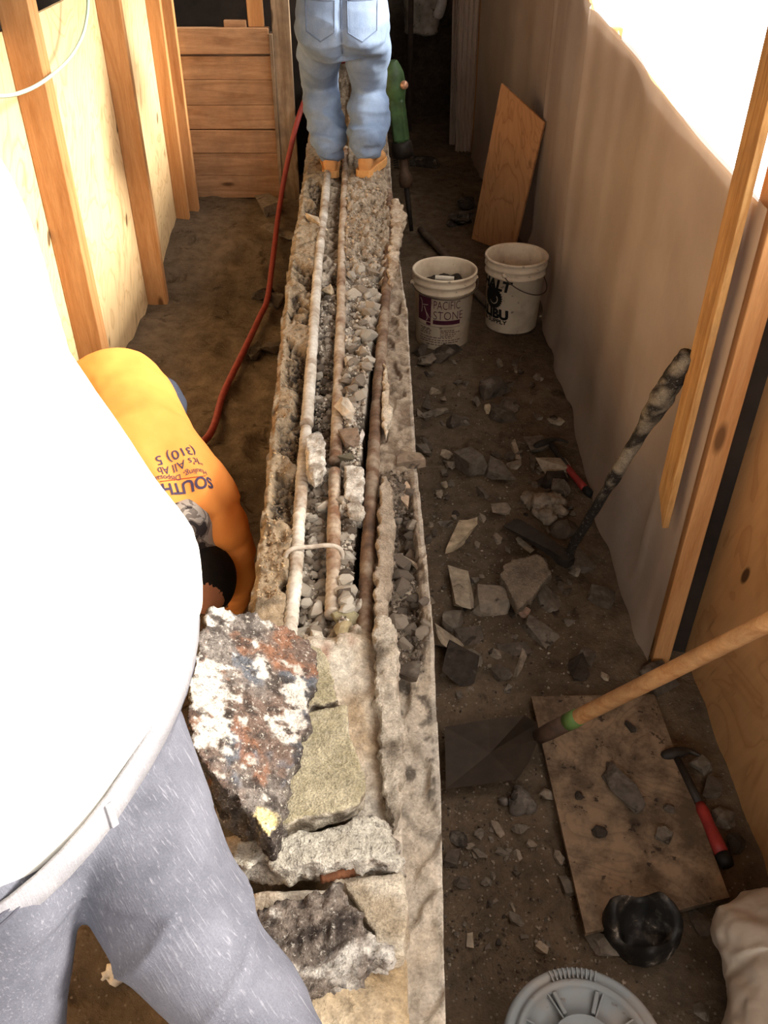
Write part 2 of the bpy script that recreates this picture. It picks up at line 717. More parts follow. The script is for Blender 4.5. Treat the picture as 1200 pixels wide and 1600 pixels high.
# ---------------------------------------------------------------- ceiling and an added light-stopping wall, out of the picture
bm = B()
box(bm, -1.75, 1.05, -1.6, 9.1, 2.7, 2.75)
obj('ceiling', bm, plain('ceiling_boards', rgb(96, 72, 52), .9, .3, 4), kind='structure')

bm = B()
box(bm, -1.7, 1.05, -1.62, -1.58, -.1, 1.15)
obj('wall_light_block', bm, DARKBACK, kind='structure')  # unseen low wall, added behind the camera to keep light off the floor

# ---------------------------------------------------------------- right wall
PLAN = [(1.84, .805), (1.95, .80), (2.42, .795), (3.34, .828), (4.1, .825), (4.87, .872), (5.2, .895), (6.3, .77), (7.9, .615)]
wr = thing('wall_right', (.9, 3.0, 0), 'low plywood wall on studs right of the passage, open to the sky above', kind='structure')


def strip(y0, y1, off, z0, z1, th):
    bm = B()
    ys = [y0 + (y1 - y0) * i / 24 for i in range(25)]
    rs = []
    for y in ys:
        x = interp(PLAN, y) + off
        zt = z1(y) if callable(z1) else z1
        rs.append([V((x, y, z0)), V((x + th, y, z0)), V((x + th, y, zt)), V((x, y, zt))])
    rings(bm, rs)
    bmesh.ops.recalc_face_normals(bm, faces=bm.faces)
    return bm


film_top = lambda y: interp([(1.8, 1.375), (2.05, 1.38), (2.6, 1.40), (3.3, 1.43), (4.15, 1.47), (5.0, 1.72), (6.7, 1.76), (6.85, 1.9), (7.0, 2.66), (9, 2.66)], y)  # out-of-view far top raised to hold sun off the left wall
obj('plywood_sheet', strip(1.95, 4.30, .026, -.06, lambda y: film_top(y) - .024, .012), PLY_R, wr)
obj('plywood_sheet', strip(4.305, 8.7, .026, -.06, lambda y: min(2.7, film_top(y) - .03 if y < 6.98 else 2.7), .012), PLY_R, wr)
bm = B()
box(bm, .869, .9335, 1.895, 1.925, -.06, 1.36)
obj('leak_filler', bm, DARKBACK, wr)  # dark filler added to stop sun leaking past the stud
bm = B()
box(bm, .934, .95, -1.6, 1.965, -.06, 1.36, .001)
obj('plywood_sheet', bm, PLY_R, wr)
for y in (1.86, 3.95, 5.16, 6.6):
    x = interp(PLAN, y)
    bm = B()
    box(bm, x + .040 if y > 2 else .815, x + .13 if y > 2 else .868, y if y > 2 else 1.84, y + .042 if y > 2 else 1.93, -.02, 2.7 if y < 2 else 1.40, .003)
    obj('stud', bm, STUD, wr)
bm = B()
box(bm, 1.0, 1.04, 8.3, 9.1, -.1, 2.7)
obj('corner_boarding', bm, DARKBACK, wr)

# plastic sheeting hung on it


def plastic_mat():
    n = N('plastic_film', .38, .35)
    k = n.noise(3, 5, .6)
    c = n.ramp(k, [(.3, rgb(176, 158, 142)), (.7, rgb(196, 180, 164))])
    st = n.noise(16, 4, .6, n.map(n.co, (1, 1, .12)))
    c = n.mix(n.math('MULTIPLY', n.ramp(st, [(.55, 0.), (.85, .22)]), 1.), c, rgb(222, 208, 194))
    low = n.ramp(n.new('ShaderNodeSeparateXYZ').outputs[2], [(0, 1.), (1, 0.)])
    n.color(c)
    n.bump(k, .25, .02)
    n.bump(n.noise(28, 4, .6), .12, .006)
    n.b.inputs['Transmission Weight'].default_value = 0.
    tr = n.new('ShaderNodeBsdfTransparent')
    tl = n.new('ShaderNodeBsdfTranslucent')
    n.link(c, tl.inputs[0])
    m1, m2 = n.new('ShaderNodeMixShader'), n.new('ShaderNodeMixShader')
    m1.inputs[0].default_value = .07
    n.link(n.b.outputs[0], m1.inputs[1])
    n.link(tl.outputs[0], m1.inputs[2])
    m2.inputs[0].default_value = .13
    n.link(m1.outputs[0], m2.inputs[1])
    n.link(tr.outputs[0], m2.inputs[2])
    out = n.t.nodes['Material Output']
    n.link(m2.outputs[0], out.inputs[0])
    return n.m


FILM = plastic_mat()


def build_film():
    bm = B()
    ys, y = [], 1.84
    while y < 7.2:
        ys.append(y)
        y += .022 if y < 5.5 else .05
    m = 46
    rows = []
    for y in ys:
        x0, zt = interp(PLAN, y), film_top(y)
        row = []
        for j in range(m + 1):
            z = zt * j / m
            ple = .016 * nz(y * 2.6, z * .35, 2) + .005 * nz(y * 6, z * .9, 5) + .006 * abs(nz(y * 3 + z * 2, z * 3, 9))
            # tension folds running down from the batten foot
            for ang, off in ((.55, 0.), (.95, .05), (1.5, .1)):
                d = (y - 1.98 - off) * math.sin(ang) - (.60 - z) * math.cos(ang)
                if z < .62 and y > 1.95:
                    ple -= .010 * math.exp(-(d / .012) ** 2) * sm(.0, .1, .62 - z) * sm(0, .25, z)
            edge = sm(0, .12, y - 1.84)
            foot = -.03 * (1 - sm(0, .16, z)) * (.6 + nz(y * 4, 1)) + .01
            crease = -.022 * math.exp(-((y - 3.95) / .05) ** 2) * sm(.2, .8, z) - .02 * math.exp(-((y - 5.16) / .04) ** 2)
            row.append(bm.verts.new((x0 + (ple + foot) * edge + crease - .004, y, max(z, floor_h(x0, y) + .006) if j == 0 else z + .01)))
        rows.append(row)
    for a, b in zip(rows, rows[1:]):
        for i in range(m):
            bm.faces.new((a[i], b[i], b[i + 1], a[i + 1]))
    o = obj('plastic_sheet', bm, FILM, smooth=True)
    return tag(o, 'long cloudy plastic sheeting hung down the right wall below the bright opening', 'plastic sheeting')


build_film()
# torn tail of film standing above the edge
bm = B()
pts = [Yp(972, 135, 3.9), Yp(963, 100, 3.9), Yp(968, 75, 3.88), Yp(966, 48, 3.86)]
pts = catmull(pts, 5)
rows = [[p + V((-.012 * (1 - i / len(pts)), 0, 0)), p + V((.012 * (1 - i / len(pts) * .8), .003, 0))] for i, p in enumerate(pts)]
rs = [[bm.verts.new(p) for p in r] for r in rows]
for a, b in zip(rs, rs[1:]):
    bm.faces.new((a[0], a[1], b[1], b[0]))
tag(obj('plastic_flap', bm, FILM, smooth=True), 'torn wisp of plastic sticking up from the top edge of the long sheeting', 'plastic')

# folded drop sheet at the far right corner
for k, (pa, pb, yy, lab) in enumerate((((703, 712), (694, 727), 7.5, 'narrow grey fold of plastic hanging nearest the dark far passage'), ((713, 738), (722, 760), 7.3, 'wider grey plastic curtain hanging at the far end of the sheeting'))):
    bm = B()
    b0, b1 = Zp(pa[0], 222, 0), Zp(pa[1], 224, 0)
    x0, x1 = Yp(pa[0], 200, yy).x, Yp(pa[1], 200, yy).x
    rows = []
    for j in range(40):
        z = .02 + j * .065
        rows.append([bm.verts.new((lerp(x0 - .02 * z, x1 + .01 * z, i / 30), yy + .018 * math.sin(i * .9 + .4 * z) + .02 * nz(i * .3, z), z)) for i in range(31)])
    for a, b in zip(rows, rows[1:]):
        for i in range(30):
            bm.faces.new((a[i], a[i + 1], b[i + 1], b[i]))
    tag(obj('plastic_curtain', bm, FILM, smooth=True), lab, 'plastic sheeting')

# batten over the near edge of the film
bm = B()
p0, p1 = V((.782, 1.955, .585)), V((.782, 1.955, 2.6))
box(bm, .764, .782, 1.885, 1.978, .53, 2.69, .002)
for v in bm.verts:
    v.co.x += .003 * nz(v.co.z * 6, v.co.y * 9)
    if v.co.z < .7:
        v.co.z += .03 * ((v.co.y - 1.93) / .04)
o = tag(obj('batten', bm, BATTEN), 'rough wooden strip nailed upright over the near edge of the plastic', 'batten')

# ---------------------------------------------------------------- cable in front of the left studs
pts = [Xp(-60, 140, -1.10), Xp(0, 150, -1.10), Xp(40, 142, -1.105), Xp(75, 122, -1.12), Xp(108, 92, -1.14), Xp(128, 58, -1.15), Xp(136, 25, -1.15), Xp(138, -10, -1.15), Xp(139, -60, -1.15)]
bm = B()
tube(bm, catmull(pts, 6), .0065, 8)
tag(obj('cable', bm, plain('cable_sheath', rgb(176, 200, 178), .4, .05), smooth=True), 'thin pale green cable sagging across the left studs', 'cable')

# ---------------------------------------------------------------- the concrete wall under demolition
WT = .70
WALLM = attr_rough('old_concrete', s1=45, s2=210, b1=.7, d1=.012, lo=.62, hi=1.2, speck=.28)


def table(pts, z=WT):
    t = [(Zp(px, py, z).y, Zp(px, py, z).x) for px, py in pts]
    t.sort()
    return t


LE = table([(392, 945), (405, 830), (420, 700), (431, 600), (440, 500), (452, 400), (466, 330), (474, 270), (480, 220), (487, 175), (497, 120)])
BA = table([(452, 985), (458, 930), (463, 870), (468, 800), (474, 720), (480, 650), (486, 570), (492, 480), (498, 400), (507, 320), (512, 260), (518, 180)])
BB = table([(520, 960), (521, 880), (522, 800), (523, 740), (525, 700), (528, 620), (530, 560), (533, 480), (534, 400), (537, 330), (540, 260), (541, 180)])
BC = table([(569, 1000), (573, 900), (578, 800), (583, 720), (588, 640), (593, 580), (600, 500), (605, 430), (612, 350), (606, 290), (600, 240)])
SE = table([(640, 1600), (632, 1400), (628, 1290), (624, 1200), (626, 1120), (622, 1040), (612, 960), (613, 830), (606, 760), (602, 700)])
RE = table([(699, 1600), (695, 1400), (690, 1200), (679, 1000), (666, 860), (651, 720), (641, 560), (636, 480), (624, 400), (613, 300), (606, 220), (600, 150), (590, 90)])
yA = lambda py: Zp(600, py, WT).y
Y930, Y1000, Y1280, Y700, Y560, Y740, Y1180 = (yA(v) for v in (930, 1000, 1280, 700, 560, 740, 1180))


GAPS = [(yA(1402), yA(1352), Zp(530, 1380, WT).x, .085), (yA(1312), yA(1262), Zp(560, 1290, WT).x, .07)]


def wall_zone(x, y):
    """height and colour of the wall top"""
    le, a, b, c, se, re = (interp(t, y) for t in (LE, BA, BB, BC, SE, RE))
    n1, n2, n3 = fbm(x * 7, y * 7, 2.), fbm(x * 24, y * 24, 5., 4), fbm(x * 60, y * 60, 9., 3)
    dirt, dust, dark, grey, brown, pale = rgb(156, 136, 110), rgb(190, 178, 162), rgb(30, 26, 23), rgb(150, 142, 130), rgb(128, 110, 92), rgb(196, 186, 172)
    near = 1 - sm(Y1000 - .06, Y1000 + .06, y)
    h, col = 0., dirt
    if x < a - .012:      # dusty left ledge
        u = (x - le) / max(a - le, .01)
        h = .004 + .018 * n1 + .012 * n2 - .02 * (1 - sm(0, .18, u)) * (.6 + n2)
        pit = sm(.02, .28, fbm(x * 6 + 3 + y * 3, y * 5, 7.7, 4) + .22 * math.exp(-((y - yA(650)) / .35) ** 2)) * sm(.12, .3, u) * (1 - sm(4.2, 4.6, y))
        h -= .026 * pit + .012 * pit * n3
        k = clamp(pit * .85 * (.6 + n3) + .55 * sm(.12, .45, n2))
        col = [lerp(p, q, k) for p, q in zip(dirt, rgb(52, 44, 36))]
    elif x < c - .006:    # cells between the bars
        mid = .5 * (1 + nz(x * 9, y * 2.2, 1.))
        h = -.034 + .022 * n1 + .016 * n2 + .008 * n3
        if x > b + .012:
            h += .026 + .01 * n2
            if y < Y560 + .9:
                h -= .0
        k = clamp(.55 + 1.2 * n2 + .5 * n1)
        col = [lerp(p, q, k) for p, q in zip(dark if x < b else rgb(84, 76, 66), dust)]
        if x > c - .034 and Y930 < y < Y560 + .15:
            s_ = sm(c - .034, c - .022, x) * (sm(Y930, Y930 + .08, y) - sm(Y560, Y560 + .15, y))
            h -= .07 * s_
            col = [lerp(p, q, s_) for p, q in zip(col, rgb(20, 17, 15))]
        shade_band = math.exp(-((y - yA(665)) / .13) ** 2) * (1 - sm(b, b + .05, x))  # band of shade painted dark across the left cells
        col = [lerp(p, q, .85 * shade_band) for p, q in zip(col, rgb(22, 21, 20))]
        far = sm(Y560 + .5, Y560 + 1.1, y)
        if x > b:
            h += .018 * far
        col = [lerp(p, q, .6 * far) for p, q in zip(col, rgb(168, 148, 122))]
    else:                 # right ledge
        u = (x - c) / max(re - c, .01)
        h = -.004 + .010 * n1 + .008 * n2
        h -= .012 * sm(.12, .3, abs(fbm(x * 9, y * 6, 21., 3)))
        col = [lerp(p, q, clamp(.4 + 1.4 * n2 + n3 * .4)) for p, q in zip(brown, rgb(172, 156, 136))]
        if Y1000 - .1 < y < Y740 + .05 and x > se - .01:
            s_ = sm(Y1000 - .1, Y1000 + .02, y) - sm(Y740 - .03, Y740 + .06, y)
            s_ *= 1 - sm(re - .03, re - .016, x)
            h -= .05 * s_ * (.7 + n1)
            col = [lerp(p, q, .7 * s_ * clamp(.7 - n2)) for p, q in zip(col, rgb(44, 38, 32))]
        if y < Y1000 + .02 and x > se:
            s_ = 1 - sm(Y1000 - .1, Y1000 + .02, y)
            h += s_ * (-.045 - .004 * n1 - .006 * n2)
            k = clamp(sm(.0, .3, n2) * sm(Y1280 - .12, Y1180, y))
            clean = [lerp(p, q, clamp(.5 + .5 * n1)) for p, q in zip(rgb(176, 160, 138), pale)]
            col = [lerp(lerp(o_, p, s_), q, .8 * k) for o_, p, q in zip(col, clean, rgb(62, 54, 46))]
        if u > .93:
            col = [lerp(p, q, .5) for p, q in zip(col, pale)]
    if near and x <= se:  # still sound concrete in front: a rounded, stained back
        uu = clamp((x - le) / max(se - le, .01))
        hh = .012 + .03 * (1 - (2 * uu - .9) ** 2) + .012 * n1 + .006 * n2
        h = lerp(h, hh, near)
        st = clamp(.5 + 1.3 * fbm(x * 9, y * 6, 3.3, 3))
        cc = [lerp(p, q, st) for p, q in zip(rgb(172, 150, 122), rgb(206, 196, 180))]
        rust = sm(.1, .35, fbm(x * 10, y * 7, 12., 3)) * sm(Y1280, Y1180, y)
        cc = [lerp(p, q, .65 * rust) for p, q in zip(cc, rgb(150, 98, 70))]
        tan = (1 - sm(yA(1500), yA(1440), y))
        cc = [lerp(p, q, .5 * tan) for p, q in zip(cc, rgb(196, 170, 128))]
        col = [lerp(p, q, near) for p, q in zip(col, cc)]
        for p_, q_, xr_, dep in GAPS:
            k = sm(p_ - .012, p_ + .006, y) * (1 - sm(q_ - .006, q_ + .012, y)) * (1 - sm(xr_ - .05, xr_, x))
            h -= dep * k
            col = [lerp(p, q, .8 * k) for p, q in zip(col, rgb(50, 42, 36))]
    return h, col


def build_wall():
    ys, y = [], -.25
    while y < 7.7:
        ys.append(y)
        y += .0065 * max(1, y / 2)
    n = 112
    bm = B()
    rows, cols = [], []
    for y in ys:
        le, re = interp(LE, y), interp(RE, y)
        le += .010 * nz(y * 7, 1.) + .006 * nz(y * 25, 2.)
        re += (.003 * nz(y * 8, 3.) + .002 * nz(y * 30, 4.)) * (.3 + 1.7 * sm(Y560, Y560 + .6, y))
        row = [bm.verts.new((le - .012 + .01 * nz(y * 5, 8), y, -.06)), bm.verts.new((le - .006 + .012 * nz(y * 9, .3, 3), y, .35)), bm.verts.new((le - .003, y, .62))]
        cols += [rgb(120, 98, 74)] * 3
        for i in range(n + 1):
            x = lerp(le, re, i / n)
            h, c = wall_zone(x, y)
            row.append(bm.verts.new((x, y, WT + h)))
            cols.append(c)
        row += [bm.verts.new((re + .001, y, .6)), bm.verts.new((re + .004, y, .35)), bm.verts.new((re + .008, y, -.06))]
        cols += [rgb(150, 130, 108)] * 3
        rows.append(row)
    for a, b in zip(rows, rows[1:]):
        for i in range(len(a) - 1):
            bm.faces.new((a[i], a[i + 1], b[i + 1], b[i]))
    bm.faces.new(rows[0])
    bm.faces.new(rows[-1][::-1])
    bm.verts.index_update()
    me = bm2me('wall_middle', bm, True)
    at = me.color_attributes.new('Col', 'FLOAT_COLOR', 'POINT')
    buf = []
    for c in cols:
        buf += [c[0], c[1], c[2], 1.]
    at.data.foreach_set('color', buf)
    return obj('wall_middle', me, WALLM, kind='structure', org=V((-.1, 3.0, 0)), label='thick old concrete foundation wall chiselled open along its top, running down the middle')


wm = build_wall()


def top_at(x, y):
    return WT + wall_zone(x, y)[0]


# reinforcing bars lying in the opened top
def bar_mat(name, c1, c2, c3):
    n = N(name, .75, .3)
    k, k2 = n.noise(9, 5, .65), n.noise(60, 4, .6)
    c = n.ramp(k, [(.35, c1), (.5, c2), (.66, c3)])
    c = n.mix(.6, c, n.ramp(k2, [(.3, .55), (.7, 1.15)]), 'MULTIPLY')
    n.color(c)
    n.bump(k2, .5, .004)
    return n.m


BAR_W = bar_mat('dusty_steel', rgb(150, 130, 110), rgb(196, 186, 172), rgb(222, 216, 206))
BAR_R = bar_mat('rusty_steel', rgb(126, 92, 68), rgb(178, 158, 136), rgb(206, 194, 178))
BAR_D = bar_mat('scaly_steel', rgb(72, 54, 42), rgb(112, 86, 66), rgb(158, 142, 122))


def rebar(tab, y0, y1, r, mat, label, zoff=-.004, rib=.0022):
    pts, y = [], y0
    while y < y1:
        x = interp(tab, y)
        pts.append(V((x, y, WT + zoff + .004 * nz(y * 1.3, tab[0][1]))))
        y += .0045 if y < 2.6 else .009
    bm = B()
    tube(bm, pts, r, 12, lambda i, rr: rr + (rib if (i % 4) < 2 else 0) + .0022 * nz(i * .06, r * 99) + .0014 * nz(i * .31, r * 37))
    return obj('rebar', bm, mat, wm, smooth=True, label=label)


rebar(BA, yA(1010), yA(668), .0150, BAR_W, 'near length of the left bar, white with dust')
rebar(BA, yA(662), yA(240), .0165, BAR_W, 'far length of the left bar, white with dust')
rebar(BB, yA(960), yA(735), .0150, BAR_R, 'near length of the middle bar, rusty', .0)
rebar(BB, yA(718), yA(230), .0155, BAR_R, 'far length of the middle bar, buried in dust beyond', -.006)
rebar(BC, yA(1020), yA(300), .0170, BAR_D, 'thick scaly right bar', -.002, .001)
# stirrup tie across the first two bars
ty = yA(868)
xa, xb = interp(BA, ty), interp(BB, ty)
pts = catmull([V((xa - .026, ty - .02, WT - .03)), V((xa - .024, ty - .006, WT + .006)), V((xa - .004, ty + .002, WT + .020)), V((xa + .03, ty + .010, WT + .017)), V((xb - .01, ty + .012, WT + .02)), V((xb + .016, ty + .008, WT + .012)), V((xb + .022, ty, WT - .01))], 5)
bm = B()
tube(bm, pts, .0055, 8)
obj('stirrup_tie', bm, BAR_W, wm, smooth=True, label='thin steel tie looped over two bars')

# ---------------------------------------------------------------- broken stones
ROCK = rock_mat('broken_concrete')
ROCK_D = rock_mat('dusty_aggregate', .6, 1.2, .35, 40)


def hull(seed, flat=.55, k=15, sub=0, amp=0., boxy=False):
    """angular stone filling the unit box (half-size 1), resting on z = 0"""
    r = random.Random(seed)
    bm = B()
    for i in range(k):
        if boxy:
            p = V((r.choice((-1, 1)) * r.uniform(.25, 1), r.choice((-1, 1)) * r.uniform(.2, 1), r.choice((-1, 1)) * r.uniform(.55, 1)))
        else:
            p = V((r.gauss(0, 1), r.gauss(0, 1), r.gauss(0, 1))).normalized() * r.uniform(.8, 1.1)
        bm.verts.new(p)
    res = bmesh.ops.convex_hull(bm, input=bm.verts)
    bmesh.ops.delete(bm, geom=[v for v in bm.verts if not v.link_faces], context='VERTS')
    lo = [min(v.co[i] for v in bm.verts) for i in range(3)]
    hi = [max(v.co[i] for v in bm.verts) for i in range(3)]
    for v in bm.verts:
        v.co = V(((v.co.x - lo[0]) / (hi[0] - lo[0]) * 2 - 1, (v.co.y - lo[1]) / (hi[1] - lo[1]) * 2 - 1, (v.co.z - lo[2]) / (hi[2] - lo[2]) * 2))
    if sub:
        bmesh.ops.triangulate(bm, faces=bm.faces)
        for _ in range(sub):
            bmesh.ops.subdivide_edges(bm, edges=bm.edges[:], cuts=1, use_grid_fill=True)
        bm.normal_update()
        for v in bm.verts:
            v.co += v.normal * amp * fbm(v.co.x * 2.3 + seed, v.co.y * 2.3, v.co.z * 2.3)
    return bm


SMALL = [bm2me('stone', hull(100 + i)) for i in range(12)]
for m in SMALL:
    m.materials.append(ROCK_D)


def stones(n, xf0, xf1, py0, py1, smin, smax, cols, seed, sink=.35):
    r = random.Random(seed)
    for i in range(n):
        py = lerp(py0, py1, r.random())
        y = yA(py)
        x = lerp(xf0(y), xf1(y), r.random())
        s = r.uniform(smin, smax) * (1 if r.random() < .8 else 1.35)
        o = bpy.data.objects.new('aggregate_stone', r.choice(SMALL))
        o.parent = wm
        sz = s * r.uniform(.45, .75)
        o.location = V((x, y, top_at(x, y) - sink * sz)) - WP['wall_middle']
        o.rotation_euler = (r.uniform(-.4, .4), r.uniform(-.4, .4), r.uniform(0, 6.28))
        o.scale = (s, s * r.uniform(.6, .95), sz)
        c = r.choice(cols)
        k = r.uniform(.75, 1.15)
        o.color = (c[0] * k, c[1] * k, c[2] * k, 1)
        COL.objects.link(o)


W1, W2, W3, W4 = rgb(214, 204, 188), rgb(186, 174, 158), rgb(154, 140, 124), rgb(112, 100, 88)
fA = lambda y: interp(BA, y) + .02
fB0, fB1 = (lambda y: interp(BB, y) - .018), (lambda y: interp(BB, y) + .02)
fC = lambda y: interp(BC, y) - .035
stones(95, fA, fB0, 1000, 735, .010, .019, [W1, W1, W2, W3], 1)
stones(60, fA, fB0, 700, 430, .010, .017, [W1, W2, W3, W4], 2)
stones(42, fB1, fC, 960, 740, .010, .020, [W1, W2, W2, W4], 3)
stones(62, fB1, fC, 640, 420, .013, .026, [W1, W2, W3], 4)
stones(36, lambda y: interp(SE, y) + .006, lambda y: interp(RE, y) - .014, 1010, 740, .010, .020, [W3, W4, W4], 5)


# crushed grit filling the cells: too fine to count
def grit_fill(name, n, xf0, xf1, py0, py1, smin, smax, seed, cols, parent, zf, mat):
    r = random.Random(seed)
    bm = B()
    lay = bm.verts.layers.float_color.new('Col')
    for i in range(n):
        py = lerp(py0, py1, r.random())
        y = Zp(600, py, WT if parent else 0).y
        x = lerp(xf0(y), xf1(y), r.random())
        s_ = r.uniform(smin, smax) * (r.random() * .8 + .5)
        m_ = Matrix.Rotation(r.uniform(0, 6.28), 3, V((r.gauss(0, 1), r.gauss(0, 1), r.gauss(0, 1) + .01)).normalized())
        c = V((x, y, zf(x, y) + s_ * .25))
        k = r.uniform(.75, 1.15)
        cc = [v * k for v in r.choice(cols)[:3]] + [1]
        vs = []
        for p in ((1, 0, 0), (-1, .2, 0), (0, 1, .1), (.1, -1, 0), (0, .1, .8), (0, 0, -.8)):
            v = bm.verts.new(c + m_ @ (V(p) * s_ * r.uniform(.7, 1.2)))
            v[lay] = cc
            vs.append(v)
        for f in ((0, 2, 4), (2, 1, 4), (1, 3, 4), (3, 0, 4), (2, 0, 5), (1, 2, 5), (3, 1, 5), (0, 3, 5)):
            bm.faces.new([vs[q] for q in f])
    return obj(name, bm, mat, parent, kind='stuff', org=None if parent else V((0, 0, 0)))


GRIT = attr_rough('crushed_grit', s1=90, s2=300, b1=.3, lo=.7, hi=1.2)
grit_fill('grit', 2600, fA, fB0, 1000, 430, .003, .007, 31, [W1, W1, W2, W2, W3, W4], wm, top_at, GRIT)
grit_fill('grit', 2400, fB1, fC, 980, 430, .003, .008, 32, [W1, W1, W2, W3, W4], wm, top_at, GRIT)
grit_fill('grit', 1200, lambda y: interp(BB, y) - .03, fC, 430, 280, .004, .009, 33, [W2, W3, rgb(190, 168, 140)], wm, top_at, GRIT)
grit_fill('grit', 900, lambda y: interp(SE, y), lambda y: interp(RE, y) - .022, 1030, 730, .003, .007, 34, [W3, W4, W4, rgb(90, 78, 68)], wm, top_at, GRIT)
grit_fill('grit', 700, lambda y: interp(LE, y) + .01, lambda y: interp(BA, y) - .02, 940, 300, .002, .005, 35, [rgb(150, 126, 98), rgb(176, 150, 116), rgb(136, 112, 86)], wm, top_at, GRIT)
RG = [rgb(120, 108, 94), rgb(96, 84, 72), rgb(76, 66, 58), rgb(150, 138, 122)]
o = grit_fill('gravel', 2600, lambda y: interp(RE, y) + .02, lambda y: .62, 1560, 540, .002, .006, 36, RG, None, floor_h, GRIT)
tag(o, 'fine crumbs of concrete sprinkled over the dark right floor', 'gravel')

# ---------------------------------------------------------------- slabs broken off the wall
def slab(name, pts, z, thick, mat, label, cat='concrete', parent=None, voxel=.006, amp=.004, jag=.005, shrink=.06, seed=1, col=None, group=None, pf=None, top_rough=.35, sm_it=1):
    r = random.Random(seed)
    zf = z if callable(z) else (lambda px, py: z)
    P = [Zp(px, py, zf(px, py)) for px, py in pts]
    out = []
    for p, q in zip(P, P[1:] + P[:1]):
        k = max(1, int((q - p).length / .016))
        for i in range(k):
            c = p.lerp(q, i / k)
            if i:
                d = (q - p).normalized()
                c = c + V((-d.y, d.x, 0)) * r.uniform(-jag, jag) * (1 + (r.random() < .2))
            out.append(c)
    cen = sum(out, V((0, 0, 0))) / len(out)
    low = [cen + (c - cen) * (1 - shrink + r.uniform(-.04, .04)) + V((0, 0, -thick * r.uniform(.9, 1.05))) for c in out]
    bm = B()
    t = [bm.verts.new(c) for c in out]
    b = [bm.verts.new(c) for c in low]
    n = len(t)
    bm.faces.new(t)
    bm.faces.new(b[::-1])
    for i in range(n):
        bm.faces.new((t[i], b[i], b[(i + 1) % n], t[(i + 1) % n]))
    bmesh.ops.triangulate(bm, faces=bm.faces)
    me = melt(bm, voxel, sm_it)
    displace(me, lambda c, nn: amp * (top_rough if nn.z > .7 else 1.3) * (fbm(c.x * 26 + seed, c.y * 26, c.z * 26, 4) + .6 * fbm(c.x * 80, c.y * 80 + seed, c.z * 80, 2)))
    if pf:
        paint(me, pf)
    o = obj(name, me, mat, parent, smooth=True)
    if parent is None:
        tag(o, label, cat, group)
    elif label:
        o['label'] = label
    if col:
        o.color = col
    return o


SLABM = attr_rough('slab_faces', s1=65, s2=260, b1=.6, d1=.01, lo=.62, hi=1.2, speck=.3)
SLABR = attr_rough('stained_faces', s1=65, s2=260, b1=.7, d1=.012, lo=.6, hi=1.2, speck=.85)
mixc = lambda a, b, k: [lerp(p, q, clamp(k)) for p, q in zip(a, b)]
C_RUST, C_BRN, C_GRY, C_BLU, C_WHT, C_DK, C_OLV, C_CRM = rgb(136, 94, 70), rgb(104, 86, 76), rgb(120, 112, 106), rgb(98, 100, 106), rgb(204, 197, 187), rgb(58, 50, 46), rgb(150, 140, 112), rgb(224, 204, 144)

zr_ = lambda px, py: .79 + (500 - px) * .00062
BIG = [(326, 948), (346, 945), (358, 953), (372, 957), (388, 954), (402, 962), (420, 970), (446, 980), (466, 992), (484, 1002), (500, 1030), (494, 1062), (482, 1112), (468, 1160), (454, 1205), (440, 1262), (432, 1292), (423, 1309), (408, 1292), (396, 1268), (366, 1238), (335, 1212), (300, 1160), (292, 1110), (300, 1050), (314, 985)]
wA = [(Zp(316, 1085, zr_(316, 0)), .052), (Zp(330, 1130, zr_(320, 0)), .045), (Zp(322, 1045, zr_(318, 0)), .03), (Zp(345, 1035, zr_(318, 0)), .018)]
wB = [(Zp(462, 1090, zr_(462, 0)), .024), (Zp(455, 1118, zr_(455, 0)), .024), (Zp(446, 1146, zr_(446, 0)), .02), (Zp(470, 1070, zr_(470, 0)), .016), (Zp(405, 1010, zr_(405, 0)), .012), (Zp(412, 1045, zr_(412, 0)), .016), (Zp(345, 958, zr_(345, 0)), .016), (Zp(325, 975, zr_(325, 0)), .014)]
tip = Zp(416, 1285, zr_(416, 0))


def rustpaint(c, n_):
    k = fbm(c.x * 9, c.y * 9, c.z * 9 + 2, 5)
    k2 = fbm(c.x * 16 + 4, c.y * 16, c.z * 16, 5)
    k3 = fbm(c.x * 34 + 9, c.y * 34, c.z * 34, 4)
    col = mixc(C_GRY, C_BRN, .5 + 1.6 * k)
    col = mixc(col, C_BLU, sm(.15, .4, fbm(c.x * 12, c.y * 12 + 7, 1., 4)))
    col = mixc(col, C_RUST, .75 * sm(.16, .42, k2))
    col = mixc(col, C_DK, .8 * sm(.10, .4, k3))
    col = mixc(col, C_WHT, .7 * sm(.42, .62, fbm(c.x * 30 - 5, c.y * 30, 4., 5)))
    for p, r in wA + wB:  # white residue and blown-out sunlight, both painted in as patches
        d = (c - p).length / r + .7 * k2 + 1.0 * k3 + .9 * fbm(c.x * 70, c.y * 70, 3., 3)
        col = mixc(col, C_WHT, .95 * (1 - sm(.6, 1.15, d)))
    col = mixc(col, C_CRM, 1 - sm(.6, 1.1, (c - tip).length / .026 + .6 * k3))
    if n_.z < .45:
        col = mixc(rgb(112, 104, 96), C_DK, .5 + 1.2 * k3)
    return col


slab('concrete_slab', BIG, zr_, .125, SLABR, 'large rust-stained concrete slab with white patches, propped on the wall end', voxel=.0036, amp=.006, jag=.005, shrink=.03, seed=4, pf=rustpaint, top_rough=.8)

